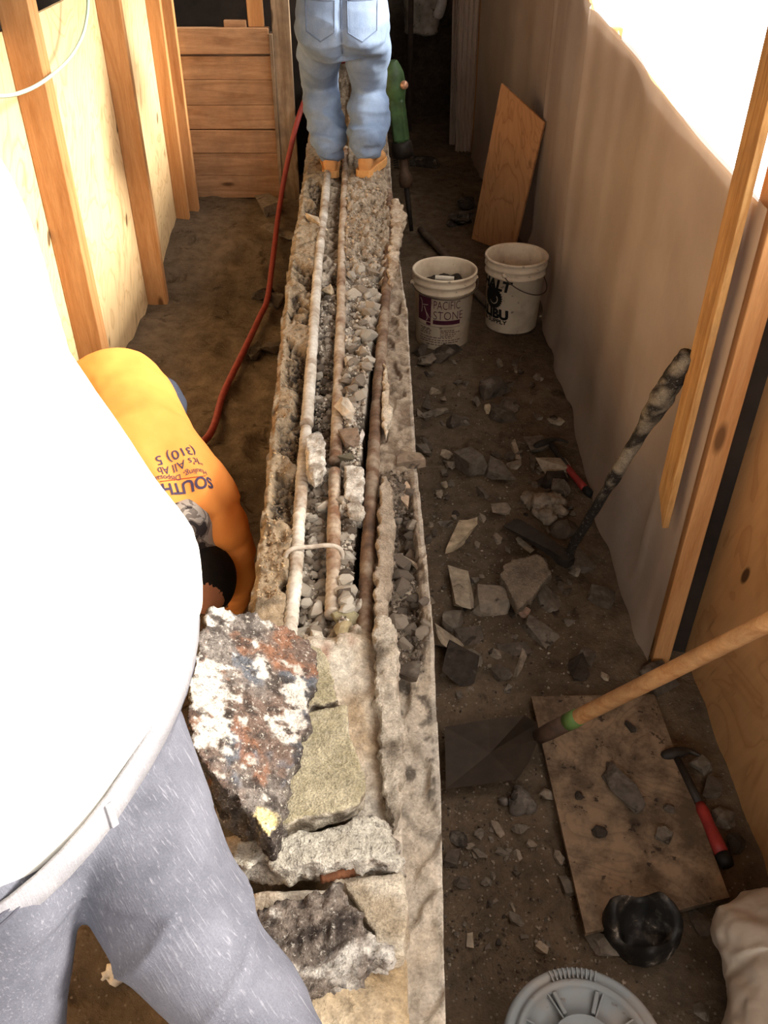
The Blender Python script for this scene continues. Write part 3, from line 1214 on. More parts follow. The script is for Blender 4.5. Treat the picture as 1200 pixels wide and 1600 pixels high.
olive = lambda c, n_: mixc(C_OLV, rgb(176, 166, 140), .5 + fbm(c.x * 10, c.y * 10, 0) + .6 * fbm(c.x * 40, c.y * 40, 3.)) if n_.z > .6 else mixc(rgb(196, 186, 168), rgb(120, 108, 92), .5 + 1.5 * fbm(c.x * 40, c.y * 40, c.z * 40))
ZO = .785
slab('concrete_slab', [(480, 1112), (520, 1104), (541, 1100), (545, 1125), (548, 1150), (562, 1185), (571, 1215), (572, 1236), (560, 1254), (525, 1266), (480, 1276), (430, 1288), (425, 1240), (440, 1180)], ZO, .05, SLABM, 'smooth olive grey concrete slab beside the rust-stained slab', voxel=.0045, amp=.003, seed=6, pf=olive, top_rough=.15)
slab('concrete_slab', [(478, 1000), (500, 1012), (514, 1035), (524, 1062), (530, 1094), (505, 1100), (476, 1107), (470, 1060)], ZO - .005, .05, SLABM, 'small olive concrete piece above the crack, beyond the larger olive slab', voxel=.0045, amp=.003, seed=7, pf=olive, top_rough=.15)
grit = lambda c, n_: mixc(rgb(226, 218, 204), rgb(128, 116, 104), .35 + 1.6 * fbm(c.x * 30, c.y * 30, c.z * 30)) if n_.z < .75 else mixc(rgb(184, 176, 160), rgb(206, 200, 186), .5 + fbm(c.x * 14, c.y * 14, 1))
slab('concrete_slab', [(372, 1312), (430, 1300), (500, 1296), (555, 1276), (585, 1268), (606, 1282), (624, 1310), (632, 1340), (626, 1352), (560, 1346), (480, 1352), (425, 1352), (385, 1356), (360, 1350)], .772, .055, SLABR, 'pale concrete strip with a rough white edge, across the wall end', voxel=.0045, amp=.008, jag=.007, seed=8, pf=grit, shrink=.0, top_rough=.4)
rough = lambda c, n_: mixc(mixc(rgb(126, 114, 104), C_DK, .35 + 1.3 * fbm(c.x * 34, c.y * 34, c.z * 34)), C_WHT, sm(.1, .5, fbm(c.x * 30 + 5, c.y * 30, 2., 5) + .75 * (1 - sm(0, .045, abs((c.y - DL(c.x))))) - .3))
pa_, pb_ = Zp(470, 1535, .77), Zp(600, 1490, .77)
DL = lambda x: pa_.y + (x - pa_.x) / (pb_.x - pa_.x) * (pb_.y - pa_.y)
slab('concrete_slab', [(395, 1418), (440, 1397), (490, 1385), (532, 1377), (546, 1400), (560, 1425), (576, 1446), (598, 1472), (606, 1492), (580, 1506), (540, 1522), (500, 1545), (468, 1562), (440, 1530), (400, 1480)], .778, .06, SLABR, 'rough dark grey concrete chunk with a pitted face, nearest on the wall', voxel=.0045, amp=.011, seed=9, pf=rough, top_rough=1.0)
slab('concrete_slab', [(536, 1378), (580, 1368), (628, 1362), (636, 1400), (640, 1450), (634, 1490), (606, 1496), (584, 1456), (560, 1420)], .752, .05, SLABM, 'flat buff concrete piece tucked against the pitted dark chunk', voxel=.005, amp=.003, seed=10, pf=lambda c, n_: mixc(rgb(176, 160, 136), rgb(214, 202, 182), .5 + 1.2 * fbm(c.x * 16, c.y * 16, 2)), top_rough=.4)
# rusty bar end in the gap under the strip
bm = B()
tube(bm, [Zp(500 + 4 * i, 1372 - .9 * i, .738) for i in range(17)], .008, 10, lambda i, r: r + (.002 if i % 2 else 0))
obj('rebar', bm, plain('raw_rust', rgb(124, 80, 54), .85, .4, 60, .5), wm, smooth=True, label='short rusty bar end in the gap under the pale strip')

# shards still standing on the right side of the wall
slab('concrete_shard', [(596, 744), (604, 742), (613, 765), (616, 800), (616, 850), (611, 900), (604, 950), (598, 985), (588, 985), (586, 930), (589, 860), (592, 800)], lambda px, py: .735 - (px - 590) * .0006, .06, SLABM, 'long grey split shard left standing', parent=wm, voxel=.005, amp=.003, seed=11, pf=lambda c, n_: mixc(rgb(146, 128, 108), rgb(178, 162, 142), .5 + 1.3 * fbm(c.x * 18, c.y * 10, 1)), top_rough=.5)
slab('concrete_shard', [(584, 965), (606, 958), (620, 985), (624, 1020), (617, 1060), (626, 1100), (630, 1150), (630, 1205), (622, 1260), (614, 1292), (604, 1262), (596, 1200), (592, 1130), (584, 1060), (582, 1010)], .745, .075, SLABM, 'pale ragged lip of sound concrete', parent=wm, voxel=.005, amp=.006, seed=12, pf=lambda c, n_: mixc(rgb(198, 186, 168), rgb(104, 92, 78), .1 + 1.5 * fbm(c.x * 16, c.y * 13, 4)), top_rough=.9)
slab('concrete_shard', [(612, 310), (622, 308), (632, 330), (634, 338), (626, 352), (628, 366), (622, 380), (621, 410), (614, 440), (606, 450), (605, 420), (610, 370)], .725, .05, SLABM, 'ragged pale mortar lip along the far right edge', parent=wm, voxel=.007, amp=.007, seed=13, pf=lambda c, n_: mixc(rgb(206, 190, 168), rgb(170, 146, 120), .5 + 1.3 * fbm(c.x * 20, c.y * 12, 4)), top_rough=1)
slab('concrete_shard', [(600, 560), (604, 570), (608, 620), (612, 645), (606, 672), (600, 682), (597, 640)], .722, .03, SLABM, 'cream mortar streak on the right bar', parent=wm, voxel=.005, amp=.003, seed=14, pf=lambda c, n_: mixc(rgb(222, 208, 186), rgb(196, 174, 146), .5 + 1.3 * fbm(c.x * 20, c.y * 12, 4)))
slab('concrete_shard', [(478, 690), (492, 676), (504, 686), (508, 712), (502, 735), (490, 742), (480, 725)], .742, .05, SLABM, 'white crusted lump sitting over the left bar', parent=wm, voxel=.005, amp=.007, seed=15, pf=lambda c, n_: mixc(rgb(222, 214, 202), rgb(150, 138, 124), .2 + 1.4 * fbm(c.x * 20, c.y * 20, 4)), top_rough=1)
slab('concrete_shard', [(538, 728), (554, 724), (568, 730), (570, 770), (556, 782), (540, 776)], .725, .05, SLABM, 'bright white block between the middle and right bars', parent=wm, voxel=.005, amp=.005, seed=16, pf=lambda c, n_: mixc(rgb(226, 218, 206), rgb(172, 160, 146), .2 + 1.4 * fbm(c.x * 20, c.y * 20, 4)), top_rough=1)
slab('concrete_shard', [(542, 784), (560, 778), (568, 790), (566, 806), (546, 806)], .72, .045, SLABM, None, parent=wm, voxel=.005, amp=.005, seed=17, pf=lambda c, n_: mixc(rgb(214, 206, 192), rgb(160, 148, 134), .2 + 1.4 * fbm(c.x * 20, c.y * 20, 4)), top_rough=1)


# ---------------------------------------------------------------- loose stones, one by one
def stone(spec, z0=0.0, surf=None, name='concrete_chunk', cat='stone', group=None, sub=1):
    px, py, L, W_, ang, hr, col, kind, label = spec
    a, ca, sa = R(ang), math.cos(R(ang)), math.sin(R(ang))
    p, q = Zp(px - L / 2 * ca, py - L / 2 * sa, z0), Zp(px + L / 2 * ca, py + L / 2 * sa, z0)
    p2, q2 = Zp(px + W_ / 2 * sa, py - W_ / 2 * ca, z0), Zp(px - W_ / 2 * sa, py + W_ / 2 * ca, z0)
    c, ax = Zp(px, py, z0), (q - p) / 2
    ay = (q2 - p2) / 2
    e = ax.normalized()
    ay = ay - e * ay.dot(e)
    h = 2 * hr * min(ax.length, ay.length)
    seed = int(px * 7 + py * 13)
    bm = hull(seed, k={'b': 16, 's': 12, 'r': 22}[kind], sub=sub, amp=.16 if kind != 's' else .10, boxy=kind in 'bs')
    g = surf(c.x, c.y) if surf else floor_h(c.x, c.y)
    r = random.Random(seed)
    tx, ty = r.uniform(-.12, .12), r.uniform(-.12, .12)
    for v in bm.verts:
        u = v.co.copy()
        v.co = V((c.x, c.y, g)) + ax * u.x + ay * u.y + V((0, 0, u.z * h / 2 - .15 * h + (tx * u.x + ty * u.y) * h))
    bmesh.ops.recalc_face_normals(bm, faces=bm.faces)
    o = obj(name, bm, ROCK)
    tag(o, label, cat, group)
    o.color = col
    return o


D1, D2, D3, D4, D5, D6 = rgb(88, 79, 70), rgb(110, 101, 90), rgb(134, 122, 107), rgb(160, 146, 126), rgb(64, 57, 51), rgb(190, 172, 144)
FLOOR_STONES = [
    (666, 568, 26, 18, 10, .7, D3, 'r', 'pale lump in the rubble just in front of the lettered bucket'),
    (684, 560, 40, 20, 165, .5, D1, 'b', 'dark flat chunk leaning in the rubble at the foot of the left bucket'),
    (700, 552, 36, 16, 150, .5, D5, 'b', 'dark shard pointing away in the rubble before the left bucket'),
    (655, 552, 22, 16, 20, .6, D1, 'b', 'small dark chunk between the wall and the rubble before the left bucket'),
    (680, 612, 17, 9, 15, .5, D4, 's', 'small pale flake alone beside the wall, nearer than the left bucket'),
    (665, 632, 26, 14, 80, .5, D1, 's', 'upright brown slab close along the wall edge'),
    (686, 644, 24, 12, -20, .5, D3, 's', 'light grey piece beside the upright brown slab'),
    (669, 652, 20, 10, -10, .5, D2, 's', 'flat grey flake at the wall, below the upright brown slab'),
    (718, 664, 40, 20, 5, .35, D1, 's', 'dark greenish flat slab in the open dirt'),
    (770, 614, 46, 20, -12, .8, D1, 'b', 'dark wedge of concrete with a light tip, far open floor'),
    (793, 601, 30, 12, -30, .5, D2, 's', 'thin jagged flake propped behind the dark wedge'),
    (796, 636, 34, 24, 10, .45, D2, 'r', 'round flat grey stone near the dark wedge'),
    (780, 652, 48, 18, 22, .5, D1, 'b', 'brown slab under the cream spot, middle of the far floor'),
    (764, 642, 16, 11, 10, .9, D6, 'r', 'cream coloured pebble on the end of the brown slab'),
    (868, 660, 22, 9, -8, .5, D4, 's', 'pale sliver close to the foot of the plastic sheeting'),
    (806, 704, 32, 12, 68, .6, D4, 'b', 'pale banded chip standing on the dirt left of the hammer head'),
    (796, 715, 18, 14, 0, .6, D1, 'r', 'small dark stone touching the banded chip'),
    (838, 700, 36, 20, -5, .4, D2, 's', 'flat grey piece left of the hammer head'),
    (834, 728, 30, 14, 85, .5, D1, 's', 'narrow brown slab below the hammer head'),
    (736, 732, 36, 32, -20, .8, D2, 'b', 'squarish grey block in the middle of the dirt'),
    (787, 742, 64, 26, 22, .5, D2, 's', 'long grey slab with a pale end, middle of the floor'),
    (803, 729, 24, 12, 10, .6, D3, 's', 'small pale wedge touching the long grey slab'),
    (864, 737, 50, 18, -5, .6, D4, 's', 'pale pointed wedge under the hammer handle'),
    (868, 756, 46, 22, 5, .5, D5, 'b', 'dark block under the pale pointed wedge'),
    (755, 770, 22, 12, 30, .7, D2, 's', 'small triangular chip below the squarish block'),
    (697, 710, 18, 12, -20, .7, D4, 'r', 'pale pebble beside the wall, before the squarish block'),
    (662, 704, 24, 18, 50, .5, D2, 's', 'grey flake pressed against the wall side'),
    (668, 695, 24, 8, 55, .5, D1, 's', 'thin dark splinter against the wall side'),
    (703, 729, 18, 11, 10, .6, D3, 'r', 'light stone beyond the three wall side pebbles'),
    (694, 757, 12, 9, 0, .7, D4, 'r', 'whitish pebble, middle one by the wall side'),
    (686, 769, 14, 10, 0, .6, D3, 'r', 'grey pebble, nearest one by the wall side'),
    (782, 800, 30, 15, -3, .5, D3, 's', 'flat pale grey tablet lying alone in the dirt'),
    (873, 772, 32, 22, -10, .7, D2, 'r', 'grey stone behind the big crumbly clump'),
    (880, 830, 34, 30, 30, .7, D1, 'r', 'dark lump between the crumbly clump and the mattock handle'),
    (696, 822, 27, 12, 2, .5, D2, 's', 'grey flake close to the wall beside the pale upright chunk'),
    (721, 844, 58, 30, -62, .55, D6, 'b', 'cream brown long chunk, brightest on the middle floor'),
    (752, 813, 16, 9, 25, .6, D3, 's', 'small chip right above the cream brown chunk'),
    (777, 844, 16, 9, 50, .6, D3, 's', 'small pale chip between the cream brown chunk and the mattock'),
    (745, 854, 13, 8, 40, .7, D3, 'r', 'pebble just right of the cream brown chunk'),
    (819, 853, 34, 10, 38, .6, D4, 's', 'pale sliver lying under the mattock blade'),
    (859, 936, 52, 44, 35, .22, D2, 's', 'dim flat slab half under the big triangular slab'),
    (819, 957, 20, 14, 10, .7, rgb(160, 130, 110), 'r', 'pinkish lump at the lower tip of the triangular slab'),
    (842, 985, 62, 26, 40, .6, D2, 'b', 'mottled dark chunk below the triangular slab'),
    (721, 930, 66, 34, 80, .5, D4, 'b', 'tall pale slab standing left of the grey oblong block'),
    (766, 945, 62, 34, 8, .6, D3, 'b', 'grey oblong block with black pits, beside the tall pale slab'),
    (706, 974, 32, 26, 15, .7, D2, 'b', 'grey block below the tall pale slab'),
    (697, 1006, 36, 42, 40, .9, D4, 'b', 'pale topped block wedged against the wall side'),
    (734, 998, 42, 26, -10, .4, D1, 's', 'flat brown stone right of the pale topped block'),
    (737, 983, 11, 7, 0, .8, D4, 'r', 'whitish pebble on the flat brown stone'),
    (890, 974, 20, 10, 0, .5, D2, 's', 'small flake right of the mottled chunk'),
    (937, 938, 44, 24, 20, .4, D1, 's', 'dim slab near the foot of the plastic, beyond the shovel shaft'),
    (911, 878, 44, 32, 10, .3, D1, 's', 'dim broad slab at the foot of the mattock handle'),
    (900, 895, 16, 13, 40, .6, D3, 's', 'pale corner piece on the dim broad slab'),
    (716, 1050, 62, 56, 20, .6, D5, 'b', 'big dark block lying by the wall before the shovel'),
    (735, 1032, 30, 24, 50, .5, D2, 'b', 'brown lump on the big dark block'),
    (773, 1026, 20, 15, 50, .7, D3, 'r', 'light stone in the rubble before the shovel'),
    (783, 1056, 34, 24, 10, .5, D1, 'r', 'dim stone just beyond the shovel blade'),
    (812, 1040, 46, 11, -68, .6, D3, 's', 'pale narrow splinter beyond the floor plywood'),
    (803, 1017, 52, 18, -5, .4, D1, 's', 'flat dim slab above the pale splinter'),
    (902, 1048, 42, 28, 70, .5, D5, 'b', 'dark pointed slab just beyond the floor plywood'),
    (917, 1028, 26, 24, 20, .6, D1, 'b', 'brown block behind the dark pointed slab'),
    (944, 1060, 16, 9, 20, .6, D4, 's', 'pale chip beyond the shovel shaft'),
    (1028, 1066, 46, 40, 40, .6, D1, 'b', 'grey block at the foot of the near plywood wall'),
    (855, 1246, 22, 17, 30, .6, D3, 'r', 'light stone at the left edge of the floor plywood'),
    (776, 1296, 28, 14, 55, .6, D3, 'b', 'narrow stone in the near rubble below the shovel'),
    (811, 1300, 26, 18, 20, .6, D2, 'r', 'round pitted stone in the near rubble'),
    (830, 1322, 18, 13, 30, .6, D3, 'r', 'pale lump in the near rubble, closest to the floor plywood'),
    (786, 1331, 24, 11, 15, .6, D2, 'b', 'flat grey bit in the middle of the near rubble'),
    (809, 1337, 20, 9, 65, .6, D3, 's', 'short splinter in the middle of the near rubble'),
    (735, 1322, 17, 10, -20, .7, D3, 'b', 'pale chip in the near rubble, left side'),
    (750, 1334, 22, 16, 60, .6, D2, 'b', 'brown lump in the near rubble, left side'),
    (706, 1342, 24, 34, 10, .6, D1, 'b', 'grey block by the wall foot in the near rubble'),
    (716, 1312, 36, 24, 30, .6, D5, 'r', 'dark lump by the wall foot under the shovel'),
    (760, 1378, 20, 14, -30, .6, D2, 'r', 'stone at the lower edge of the near rubble'),
    (722, 1380, 30, 20, 10, .5, D1, 'r', 'dark grey stone at the wall foot, lowest in the near rubble'),
    (888, 1386, 34, 26, 60, .5, D2, 'b', 'ragged grey piece along the left edge of the floor plywood'),
    (873, 1344, 24, 16, 70, .6, D3, 'r', 'light lump along the left edge of the floor plywood'),
    (808, 1440, 30, 20, 0, .7, D2, 's', 'little pyramid shaped chip near the lidded bucket'),
    (801, 1418, 20, 7, 55, .6, D3, 's', 'thin pale sliver above the pyramid shaped chip'),
    (847, 1485, 22, 18, 30, .6, D4, 'b', 'whitish chip just behind the lidded bucket'),
    (734, 1472, 12, 24, 5, .5, D4, 's', 'pale upright chip near the wall, left of the lidded bucket'),
    (941, 1478, 66, 34, 15, .45, D2, 'r', 'flat grey stone between the floor plywood and the lidded bucket'),
    (1094, 1203, 30, 24, 40, .7, D2, 'b', 'grey stone above the red handled hammer by the near plywood'),
    (1112, 1236, 28, 34, 20, .7, D1, 'b', 'dark stone right of the hammer handle by the near plywood'),
    (1130, 1280, 40, 32, 10, .6, D2, 'r', 'grey stone beside the middle of the red hammer handle'),
    (1084, 1305, 22, 34, -25, .5, D1, 'b', 'stone along the left of the red hammer handle'),
    (1148, 1318, 30, 34, 10, .6, D5, 'r', 'dark stone at the end of the red hammer handle'),
    (1094, 1440, 34, 50, 0, .3, D1, 's', 'dim slab partly under the pale plastic bundle'),
    (1098, 1578, 32, 26, 30, .4, D2, 'r', 'flat pebble on the near floor before the plastic bundle'),
    (720, 346, 40, 16, 0, .6, D1, 'r', 'dark stone at the foot of the leaning plywood'),
    (705, 350, 16, 10, 0, .6, D5, 'r', 'small dark stone left of the leaning plywood foot'),
    (728, 322, 30, 14, 5, .6, D5, 'r', 'dark stone behind the leaning plywood foot'),
    (664, 258, 46, 8, 6, .5, D5, 's', 'dark flat scrap on the far floor past the jackhammer'),
    (424, 366, 26, 28, 50, .5, D3, 's', 'pale flake behind the red hose, left trench'),
    (440, 396, 14, 40, -18, .5, D3, 's', 'pale pointed flake between hose and wall, left trench'),
    (411, 469, 34, 14, 10, .7, D5, 'r', 'black mud clod on the red hose'),
    (430, 478, 32, 16, 10, .7, D1, 'r', 'dark clod between the red hose and the wall'),
    (400, 556, 20, 26, 0, .6, D5, 'r', 'dark clod beside the hose in the left trench'),
    (426, 550, 26, 22, 20, .6, D1, 'r', 'dusty clod at the wall in the left trench'),
]


def clump(px, py, rx, ry, h, seed, col, label):
    r_ = random.Random(seed)
    c, u, v = Zp(px, py), Zp(px + rx, py), Zp(px, py - ry)
    a, b = (u - c).length, (v - c).length
    bm = B()
    for i in range(14):
        k, an = r_.random() ** .6, r_.uniform(0, 6.28)
        s_ = r_.uniform(.28, .5) * min(a, b)
        ball(bm, V((c.x + a * .75 * k * math.cos(an), c.y + b * .75 * k * math.sin(an), floor_h(c.x, c.y) + h * (1 - k) * .7 + s_ * .3)), s_, s_ * .9, s_ * .8, sub=2)
    me = melt(bm, .006, 1)
    displace(me, lambda p, n_: .026 * fbm(p.x * 13 + seed, p.y * 13, p.z * 13, 4) + .008 * fbm(p.x * 30 + seed, p.y * 30, p.z * 30, 3) + .005 * fbm(p.x * 70, p.y * 70, p.z * 70, 2))
    o = tag(obj('concrete_clump', me, ROCK, smooth=True), label, 'stone')
    o.color = col


clump(852, 795, 34, 40, .09, 3, rgb(136, 122, 106), 'big crumbly pale clump beside the mattock head')
clump(808, 1252, 34, 16, .05, 5, rgb(104, 97, 90), 'fluffy grey clod right below the shovel blade')
for s in FLOOR_STONES:
    stone(s)
TOP_STONES = [
    (541, 651, 26, 30, 60, .9, rgb(214, 200, 180), 'r', 'round whitish stone lying on the middle bar'),
    (512, 446, 22, 16, 0, .8, D6, 'r', 'cream stone between the left and middle bars, far part'),
    (548, 690, 26, 30, 70, .7, rgb(150, 130, 112), 'b', 'brownish chunk below the round whitish stone'),
    (562, 686, 8, 40, 6, .8, rgb(222, 214, 204), 's', 'white splinter standing beside the brownish chunk'),
    (540, 720, 26, 14, 0, .6, rgb(104, 96, 78), 'b', 'dark olive chip across the middle bar gap'),
    (541, 966, 36, 30, -20, .5, rgb(160, 150, 118), 's', 'olive grey chip on the gravel beside the pale wall end'),
    (534, 990, 26, 26, 10, .6, rgb(170, 154, 120), 'r', 'yellowish lump just below the olive grey chip'),
    (496, 345, 26, 12, 30, .8, rgb(196, 176, 150), 'b', 'pale lump on the left bar, far part'),
    (636, 760, 14, 46, 5, .6, rgb(172, 148, 124), 's', 'upright tan shard on the right ledge'),
    (640, 720, 40, 26, 20, .5, rgb(128, 112, 96), 'b', 'brown block overhanging the hollow in the right ledge'),
    (650, 868, 52, 9, 38, .7, rgb(158, 138, 116), 's', 'long thin splinter lying across the right ledge'),
    (640, 1030, 44, 30, 20, .5, rgb(88, 78, 68), 'b', 'dark block on the right ledge near the pale lip'),
    (600, 880, 20, 30, 30, .6, rgb(140, 124, 108), 's', 'chip leaning on the shard by the right bar'),
]
for s in TOP_STONES:
    stone(s, WT, top_at, group=None)
for s in [
    (967, 1233, 96, 34, 54, .55, rgb(92, 84, 76), 'r', 'long dark mottled stone lying on the floor plywood'),
    (1036, 1308, 26, 20, 30, .5, D2, 'b', 'grey stone near the right side of the floor plywood'),
    (1045, 1264, 18, 14, 10, .5, D1, 'r', 'small brown stone on the floor plywood beside the red grip'),
    (988, 1084, 18, 9, -10, .5, D4, 's', 'pale chip at the far edge of the floor plywood, under the shovel shaft'),
    (985, 1136, 20, 12, 60, .5, D5, 'b', 'dark crumb on the floor plywood just below the shovel shaft'),
    (936, 1302, 26, 20, 30, .5, D5, 'r', 'dark clod in the middle of the floor plywood'),
    (905, 1245, 16, 13, 30, .5, D5, 'r', 'dark crumb on the left half of the floor plywood'),
]:
    stone(s, .034, lambda x, y: .034)
# small chips nobody would tell apart
r = random.Random(21)
for i in range(150):
    while True:
        px, py = r.uniform(650, 900), r.uniform(560, 1500)
        p = Zp(px, py, 0)
        if p.x > interp(RE, p.y) + .03 and p.x < .76:
            b = [Zp(*q) for q in ((818, 1075), (1035, 1070), (1150, 1410), (900, 1470))]
            if not (p.x > .38 and .95 < p.y < 1.9) and (p - V((.34, .62, 0))).length > .2 and not (p.y < 1.62 and p.y > 1.28 and p.x < .46):
                break
    s = r.uniform(6, 14) * (1.3 if 1240 < py < 1400 else 1)
    stone((px, py, s, s * r.uniform(.5, .9), r.uniform(0, 180), .6, r.choice([D1, D2, D2, D3, D5]), r.choice('brs'), 'small concrete chip strewn on the dark dirt right of the wall'), group='small chips strewn on the right floor', name='concrete_chip', sub=0)

slab('concrete_slab', [(780, 894), (788, 880), (800, 872), (822, 868), (842, 866), (856, 876), (863, 891), (850, 908), (836, 925), (822, 938), (809, 951), (798, 928)], lambda px, py: .075, .05, SLABM, 'big triangular grey slab lying on the dirt near the mattock', voxel=.008, amp=.004, seed=31, pf=lambda c, n_: mixc(rgb(112, 100, 86), rgb(140, 126, 108), .5 + fbm(c.x * 9, c.y * 9, 2)), top_rough=.4)

# ---------------------------------------------------------------- plywood lying and leaning
def panel(name, P, th, mat, label, cat, nsub=1):
    """flat board from its four upper corners"""
    bm = B()
    n = (P[1] - P[0]).cross(P[-1] - P[0]).normalized()
    if n.z < 0 and abs(n.z) > .5:
        n = -n
    t = [bm.verts.new(p) for p in P]
    b = [bm.verts.new(p - n * th) for p in P]
    k = len(P)
    bm.faces.new(t)
    bm.faces.new(b[::-1])
    for i in range(k):
        bm.faces.new((t[i], b[i], b[(i + 1) % k], t[(i + 1) % k]))
    bmesh.ops.recalc_face_normals(bm, faces=bm.faces)
    return tag(obj(name, bm, mat), label, cat)


panel('plywood_board', [Zp(x, y, .034) for x, y in ((830, 1088), (1022, 1085), (1140, 1402), (915, 1458))], .014, PLY_D, 'dirty plywood board lying flat on the near right floor', 'plywood')
a, b = V((.548, 5.40, .012)), V((.775, 5.14, .012))
panel('plywood_board', [a, b, V((.872, 5.085, .775)), V((.668, 5.45, .895))], .014, plywood('leaning_plywood', rgb(206, 152, 104), rgb(172, 116, 74), rot=.3), 'plywood offcut leaning against the plastic behind the two buckets', 'plywood')

# ---------------------------------------------------------------- buckets


def pail_mat(name, c, dirt):
    n = N(name, .5, .35)
    k, k2 = n.noise(7, 6, .65), n.noise(30, 5, .6)
    col = n.mix(n.math('MULTIPLY', n.ramp(k, [(.45, 0.), (.7, 1.)]), dirt), c, rgb(150, 120, 88))
    col = n.mix(n.ramp(k2, [(.64, 0.), (.7, .7)]), col, rgb(78, 62, 48))
    z = n.new('ShaderNodeSeparateXYZ')
    n.link(n.co, z.inputs[0])
    n.color(col)
    n.bump(k2, .05, .003)
    return n.m


PAIL = pail_mat('white_pail', rgb(226, 210, 184), .5)
INK_P, INK_B, INK_W = plain('plum_ink', rgb(74, 26, 46), .6, .2), plain('black_ink', rgb(20, 19, 18), .6, .2), plain('pale_ink', rgb(200, 186, 166), .6, .1)
STEEL = plain('bail_wire', rgb(96, 84, 72), .5, .2, metal=.6)
RB, RT, HB = .131, .147, .37
prad = lambda z: lerp(RB, RT, z / HB)
PROF_OUT = [(0.02, .004), (RB - .012, .004), (RB - .004, .0), (RB, .006), (prad(.285), .285), (prad(.285) + .009, .288), (prad(.29) + .009, .294), (prad(.30) + .003, .300), (prad(.32) + .003, .322), (prad(.325) + .010, .326), (prad(.33) + .010, .334), (prad(.34) + .003, .340), (prad(.355) + .003, .356), (RT + .010, .360), (RT + .010, .368), (RT + .006, .372), (RT - .001, .370), (RT - .004, .36), (prad(.2) - .004, .2), (RB - .005, .012), (.02, .010)]


def wrap(src, c, phi0, v0, off=.0012):
    def f(p):
        z = v0 + p.y
        r = prad(z) + off
        ph = phi0 + p.x / r
        return V((c.x + r * math.sin(ph), c.y - r * math.cos(ph), c.z + z))
    return f


def rect(x0, x1, y0, y1, nx=12):
    bm = B()
    rows = [[bm.verts.new((lerp(x0, x1, i / nx), y, 0)) for i in range(nx + 1)] for y in (y0, y1)]
    for i in range(nx):
        bm.faces.new((rows[0][i], rows[0][i + 1], rows[1][i + 1], rows[1][i]))
    return bm


def pail(c, label, fill=None):
    t = thing('bucket', c, label, 'bucket')
    bm = B()
    lathe(bm, c, PROF_OUT, 56)
    bmesh.ops.contextual_create(bm, geom=[e for e in bm.edges if e.is_boundary][:56]) if False else None
    bs = [e for e in bm.edges if e.is_boundary]
    bmesh.ops.holes_fill(bm, edges=bs)
    bmesh.ops.recalc_face_normals(bm, faces=bm.faces)
    obj('body', bm, PAIL, t, smooth=True)
    return t


def bail(t, c, ph, drop):
    """wire handle hanging down the front from two ears at angle ph"""
    bm = B()
    r = prad(.315) + .012
    e0, e1 = ph - math.pi / 2, ph + math.pi / 2
    pts = []
    for i in range(25):
        k = i / 24
        an = lerp(e0, e1, k)
        rr = r + .006
        pts.append(V((c.x + rr * math.sin(an), c.y - rr * math.cos(an), c.z + .315 - drop * math.sin(math.pi * k) ** .8)))
    tube(bm, pts, .0028, 6)
    obj('wire_handle', bm, STEEL, t, smooth=True)
    for an in (e0, e1):
        bm = B()
        p = V((c.x + r * math.sin(an), c.y - r * math.cos(an), c.z + .315))
        ball(bm, p, .012, sub=2)
        obj('handle_ear', bm, PAIL, t, smooth=True)


# left bucket: plum print
c1 = V((.292, 4.045, floor_h(.292, 4.045) + .002))
t1 = pail(c1, 'white bucket with plum printing, half full of rubble, beside the wall')
ph = R(-4)
bm = B()
merge(bm, rect(-.140, -.060, .150, .275), wrap(None, c1, ph, 0))
merge(bm, rect(-.048, .088, .142, .164), wrap(None, c1, ph, 0))
merge(bm, rect(-.085, -.060, .132, .147, 4), wrap(None, c1, ph, 0))
obj('printed_blocks', bm, INK_P, t1)
bm = B()
for pts in ([(-.125, .262), (-.115, .25), (-.112, .22), (-.116, .19)], [(-.108, .232), (-.09, .235), (-.078, .238)], [(-.098, .225), (-.088, .20), (-.076, .185), (-.068, .170)], [(-.10, .225), (-.084, .19), (-.078, .165), (-.085, .155)]):
    for (x0, y0), (x1, y1) in zip(pts, pts[1:]):
        d = V((-(y1 - y0), x1 - x0, 0)).normalized() * .0016
        q = B()
        q.faces.new([q.verts.new(V((x, y, 0)) + s * d) for x, y, s in ((x0, y0, -1), (x1, y1, -1), (x1, y1, 1), (x0, y0, 1))])
        merge(bm, q, wrap(None, c1, ph, 0, .002))
obj('printed_emblem', bm, INK_W, t1)
for body, x, y, size, sx in (('PACIFIC', -.050, .222, .062, .62), ('STONE', -.050, .168, .062, .78)):
    bm = B()
    merge(bm, flat_text(body, size, sx=sx, bold=-.0006), wrap(None, c1, ph + x / .143, y))
    obj('printed_name', bm, INK_P, t1)
bm = B()
r = random.Random(5)
for row, (y, x0, x1) in enumerate([(.128, -.14, .09), (.112, -.12, -.06), (.104, -.11, -.055), (.094, -.12, -.06), (.085, -.12, -.06), (.108, -.01, .06), (.098, -.01, .09), (.087, -.01, .07), (.077, -.01, .06), (.068, -.12, .05), (.055, -.125, .095), (.043, -.12, .085), (.030, -.08, .06)]):
    x = x0
    if row == 0:
        merge(bm, rect(x0, x1, y, y + .0016), wrap(None, c1, ph, 0))
        continue
    while x < x1:
        w_ = r.uniform(.006, .02)
        merge(bm, rect(x, min(x + w_, x1), y, y + .0045, 2), wrap(None, c1, ph, 0))
        x += w_ + .004
obj('fine_print', bm, plain('brown_ink', rgb(92, 66, 60), .6, .2), t1, label='rows of fine print too small to read')
bail(t1, c1, R(10), .035)
bm = B()
for k in range(14):
    a_ = random.Random(k)
    an, rr = a_.uniform(0, 6.28), .095 * a_.random() ** .5
    ball(bm, c1 + V((rr * math.cos(an), rr * math.sin(an), .285)), a_.uniform(.02, .035), sub=2)
